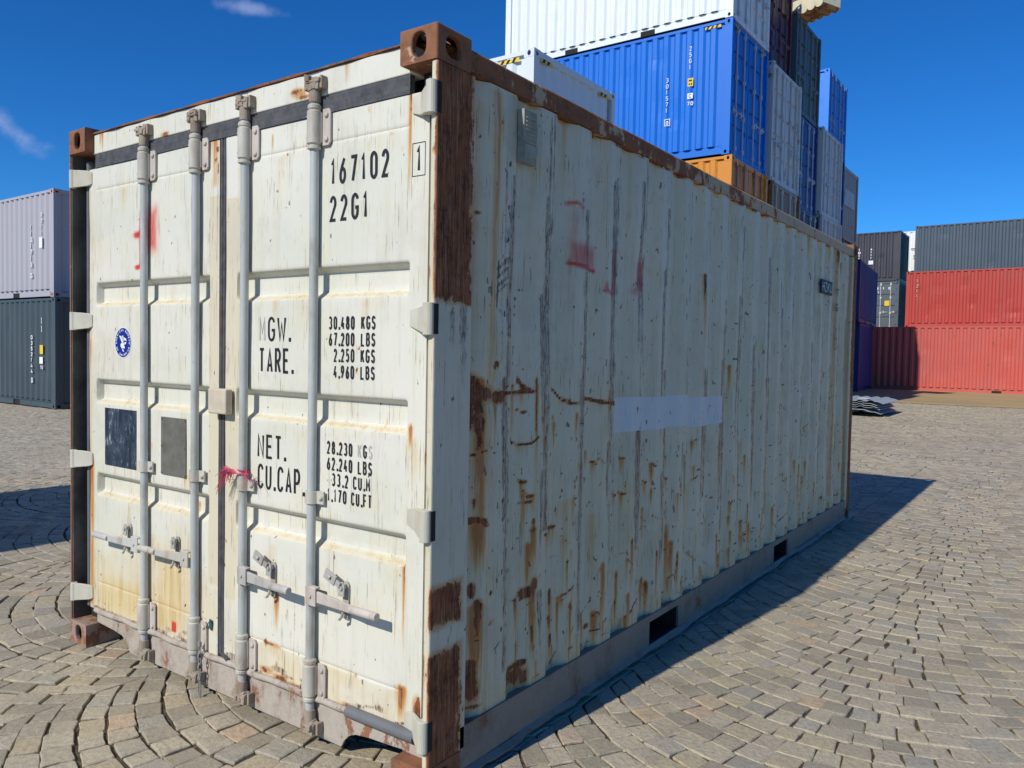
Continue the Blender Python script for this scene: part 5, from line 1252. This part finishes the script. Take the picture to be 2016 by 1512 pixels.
def yard():
    G1, G2, G3 = 'containers of the tall stack', 'containers stacked on the left', 'containers stacked on the right'
    Y = yard_container
    # tall stack, doors towards +X
    xs = -4.56
    Y('white_container', 'clean white container resting on the bright blue one in the tall stack', xs+.02, 14.72, 8.83, 0, 6.058, HC, (.72, .76, .76), G1, doors=True, grime=.12, rust=0, fade=.1)
    Y('bright_blue_container', 'bright blue container with white numbers and a striped top corner, above the orange one', xs+.02, 14.72, 5.91, 0, 6.058, HC, (.003, .145, .58), G1, doors=True, grime=.12, rust=0, stripes=True, marks=marks_blue, fade=.15, rodcol=(.42, .46, .55))
    Y('orange_container', 'rusty orange container under the bright blue one', xs+.09, 14.72, 3.0, 0, 6.058, HC-.01, (.62, .235, .018), G1, doors=True, grime=.4, rust=.65, fade=.2, rodcol=(.3, .14, .06))
    Y('brown_container', 'hidden lowest container carrying the rusty orange one', xs, 14.72, .10, 0, 6.058, HC, (.2, .1, .05), G1)
    Y('maroon_container', 'dark maroon container high above the grey one with scuffed doors', xs-.30, 17.55, 8.84, 0, 6.058, HC, (.075, .010, .018), G1, doors=True, rust=.05, rodcol=(.13, .08, .09))
    Y('grey_container', 'dirty light grey container with rust-flecked doors, second row of the tall stack', xs, 17.62, 5.90, 0, 6.058, HC, (.56, .575, .555), G1, doors=True, grime=.6, rust=.35, rodcol=(.42, .44, .45))
    Y('ochre_container', 'rusty ochre container under the dirty grey one, just above the cream container roof', xs+.06, 17.62, 2.99, 0, 6.058, HC, (.22, .16, .06), G1, doors=True, grime=.8, rust=.75)
    Y('olive_container', 'hidden lowest container carrying the ochre one', xs, 17.62, .09, 0, 6.058, HC, (.2, .15, .1), G1)
    Y('dark_green_container', 'dark grey-green container at the top of the third row, below the cream sheets', xs-.22, 20.20, 8.36, 0, 6.058, SD, (.07, .10, .10), G1, doors=True, rust=.2, rodcol=(.16, .19, .19))
    Y('royal_blue_container', 'deep blue container with pale lock rods under the dark green one', xs-.22, 20.20, 5.74, 0, 6.058, SD, (.012, .05, .22), G1, doors=True, rust=.02, rodcol=(.42, .48, .58))
    Y('navy_container', 'navy container with faded white letters on its doors, below the deep blue one', xs-.10, 20.20, 3.0, 0, 6.058, 2.72, (.02, .03, .07), G1, doors=True, rust=.3, marks=marks_navy)
    Y('black_container', 'hidden lowest container carrying the navy one', xs, 20.20, .09, 0, 6.058, HC, (.04, .04, .05), G1)
    Y('pale_container', 'pale grey container with a rusty corner, fourth row of the tall stack', xs-.10, 22.75, 5.86, 0, 6.058, SD, (.52, .54, .53), G1, doors=True, grime=.6, rust=.3)
    Y('whitish_container', 'stained whitish container at roof height behind the cream container', xs-.05, 22.75, 3.0, 0, 6.058, 2.84, (.5, .5, .48), G1, doors=True, grime=.8, rust=.5)
    Y('dun_container', 'hidden lowest container carrying the stained whitish one', xs, 22.75, .09, 0, 6.058, HC, (.2, .2, .2), G1)
    Y('small_blue_container', 'blue container standing highest in the farthest visible row', xs-.62, 25.30, 8.44, 0, 6.058, SD, (.02, .22, .78), G1, doors=True, rust=.02, rodcol=(.3, .36, .45))
    Y('dark_blue_container', 'dark blue container directly beneath the highest blue one of the far row', xs-.62, 25.30, 5.83, 0, 6.058, SD, (.012, .04, .18), G1, doors=True, rust=.05, rodcol=(.25, .3, .4))
    Y('rust_brown_container', 'narrow visible rust brown container between the pale one and the ribbed one', xs-.55, 25.30, 3.0, 0, 6.058, 2.80, (.24, .10, .04), G1, doors=True, grime=.6, rust=.6)
    Y('lower_brown_container', 'hidden lowest container of the far row', xs-.6, 25.30, .09, 0, 6.058, HC, (.15, .1, .06), G1)
    Y('ribbed_container', 'finely ribbed grey container with a pale sign at the right edge of the tall stack', xs-.72, 27.95, 5.86, 0, 6.058, SD, (.30, .29, .27), G1, doors=False, rust=.2, marks=marks_white_panel)
    Y('ribbed_container', 'hidden ribbed container under the one with the pale sign', xs-.72, 27.95, 3.2, 0, 6.058, SD, (.30, .29, .27), G1)
    Y('ribbed_container', 'hidden lowest ribbed container at the far right of the tall stack', xs-.72, 27.95, .2, 0, 6.058, HC, (.30, .29, .27), G1)
    # pale container in front of the tall stack
    Y('pale_blue_grey_container', 'pale grey container with yellow and black stripes, seen over the cream roof', -4.72, 7.46, 2.98, 0, 6.058, HC, (.64, .69, .72), G1, stripes=True, grime=.12, rust=0, fade=.1)
    Y('plain_grey_container', 'hidden container carrying the pale striped one', -4.72, 7.46, .06, 0, 6.058, HC, (.5, .5, .5), G1)
    # left stack
    Y('lilac_container', 'light lilac-grey container on top of the slate one at the left edge', -18.35, 7.12, 2.66, 0, 6.058, SD, (.40, .385, .405), G2, grime=.12, rust=0, marks=marks_lilac, fade=.1, castcol=(.5, .33, .3), stripes=False)
    Y('slate_container', 'slate blue-grey container on the paving at the left edge, with a yellow label', -17.45, 6.74, .01, 0, 6.058, SD, (.052, .072, .083), G2, grime=.2, rust=0, marks=marks_slate)
    # right group
    Y('blue_container', 'dark blue container in shade, upper of the pair beside the red ones', -6.12, 39.0, 3.06, math.pi/2+.08, 6.058, SD, (.006, .024, .17), G3, rust=.05, pitch=.2)
    Y('blue_container', 'dark blue container in shade, lower of the pair beside the red ones', -6.08, 39.1, .14, math.pi/2+.08, 6.058, HC, (.005, .026, .17), G3, rust=.1)
    Y('red_container', 'faded red container standing on the ground with dented ribs, lowest on the right', 6.15, 37.0, .15, -.035, 12.192, HC, (.53, .100, .076), G3, grime=.55, rust=.30, fade=.35)
    Y('red_container', 'deeper red container with worn numbers, second from the ground on the right', 7.3, 38.6, 3.07, -.035, 12.192, SD, (.42, .056, .041), G3, grime=.55, rust=.30, marks=marks_red)
    Y('blue_grey_container', 'blue-grey container topmost on the right, on the deeper red one', 7.1, 41.9, 5.68, -.035, 12.192, SD, (.062, .090, .115), G3, grime=.2, rust=0)
    Y('charcoal_container', 'charcoal container with streaked white marks, on the slate doors in the gap', -5.85, 43.0, 5.62, 0, 12.192, SD, (.042, .043, .055), G3, grime=.3, rust=.03, marks=marks_dark)
    Y('slate_door_container', 'slate container showing its door end with a yellow label in the gap', -5.85-2.438, 43.0, 3.02, -math.pi/2, 6.058, SD, (.085, .105, .12), G3, doors=True, grime=.2, rust=0, marks=marks_slate_door, rodcol=(.5, .54, .56))
    Y('white_far_container', 'white container end glimpsed between the charcoal and blue-grey ones', -5.52, 47.5, 5.9, 0, 6.058, 2.9, (.8, .8, .76), G3, grime=.1, rust=0, marks=marks_white_end)
    Y('midnight_container', 'midnight blue container in the dark gap beside the slate doors', -4.75, 46.5, 3.1, 0, 6.058, SD, (.02, .035, .07), G3, grime=.2, rust=0)
    # neighbour whose shadow falls into the picture on the left
    Y('neighbour_container', 'container just outside the left edge, throwing the dark shadow on the paving', -4.93, -.50, 0.0, math.pi/2, 6.058, SD, (.3, .3, .28), None)
def sheets():
    # cream profiled sheets lying on the tall stack, sticking out at the corner
    T = empty('sheet_stack', (-4.5, 20.6, 10.99)); tag(T, 'cream scalloped metal sheets bundled on top of the dark green container', 'metal sheets')
    mc = mat_plain('cream_sheet', (.72, .66, .46), .6, .2, 6); mu = mat_rusty('sheet_underside', base=(.33, .24, .15), amount=.5, rust_scale=3, dark=.6)
    ra = math.radians(-24); Mx = Matrix.Translation((-4.16, 20.28, 10.99)) @ Matrix.Rotation(ra, 4, 'Z')
    def bale(z, h, w, dpt, nm, m):
        n = int(w/.25); pts = []
        for i in range(n*8+1):
            ph = (i % 8)/8; pts.append((-w + w*i/(n*8), z - .085*math.sin(math.pi*ph)**.55))
        pts += [(0.0, z+h), (-w, z+h)]
        mb = MB(); mb.prism(pts, 'y', 0, dpt); mb.v = [tuple(Mx @ Vector(p)) for p in mb.v]; mb.build(nm, m, T)
    bale(.09, .34, 1.5, .72, 'sheet_bundle', mc); bale(.53, .50, 1.5, .74, 'sheet_bundle', mc)
    mb = MB(); n = 6
    vs = []
    for i in range(n*8+1):
        ph = (i % 8)/8
        for yy in (.03, .70): vs.append((-1.5+1.5*i/(n*8), yy, .083 - .085*math.sin(math.pi*ph)**.55))
    mb.raw(vs, [(2*i, 2*i+1, 2*i+3, 2*i+2) for i in range(n*8)]); mb.v = [tuple(Mx @ Vector(p)) for p in mb.v]; mb.build('lowest_sheet', mu, T)
    mb = MB(); mb.box(-1.45, -.05, -.004, .74, .44, .50); mb.v = [tuple(Mx @ Vector(p)) for p in mb.v]; mb.build('spacer_board', mat_plain('dark_board', (.16, .13, .10), .9, .3, 6), T)
    # grey ribbed panels lying on the ground
    T = empty('panel_stack', (-4.6, 20.4, .07)); tag(T, 'pile of grey ribbed metal panels lying on the cobbles behind the cream container', 'metal panels')
    m = mat_yard('panel_grey', (.34, .38, .42), .25, .02, .5); r = random.Random(2)
    for k in range(6):
        mb = MB(); sx = -2.42+r.uniform(-.22, .05) + (.18 if k == 5 else 0); ya = 19.85+r.uniform(-.05, .08); yb = ya+2.2; zb = .12+.055*k
        xs = [-8.4]; ds = [0]; x = -8.4
        while x < sx-.35:
            for dx, dd in ((.07, 0), (.06, .036), (.07, .036), (.06, 0)): x += dx; xs.append(x); ds.append(dd)
        xs += [sx-.05, sx+.10]; ds += [0, -.05]
        gz = float(ground_z(0, 20.5)); vs = [(a, y_, gz+zb+d_+t_) for a, d_ in zip(xs, ds) for y_ in (ya, yb) for t_ in (0, .008)]
        # thin closed sheets
        F = []
        for i in range(len(xs)-1):
            b = 4*i; F += [(b, b+2, b+6, b+4), (b+1, b+5, b+7, b+3), (b, b+4, b+5, b+1), (b+2, b+3, b+7, b+6)]
        F += [(0, 1, 3, 2), tuple(4*(len(xs)-1)+q for q in (0, 2, 3, 1))]
        mb.raw(vs, F); mb.build('ribbed_panel', m, T)
    mb = MB(); mb.box(-8.2, -3.0, 20.1, 20.2, .02, .15+float(ground_z(0, 20))); mb.box(-8.2, -3.0, 21.6, 21.7, .02, .15+float(ground_z(0, 20))); mb.build('bearer', mat_plain('old_wood', (.2, .14, .09), .9, .4, 10), T)
    mb = MB(); zt = .12+.055*5+.046+float(ground_z(0, 20.5)); mb.box(-2.95, -2.66, 20.35, 20.75, zt, zt+.004); mb.build('paper_label', MAT['white'], T)
yard(); sheets()
print('objects', len(bpy.data.objects))
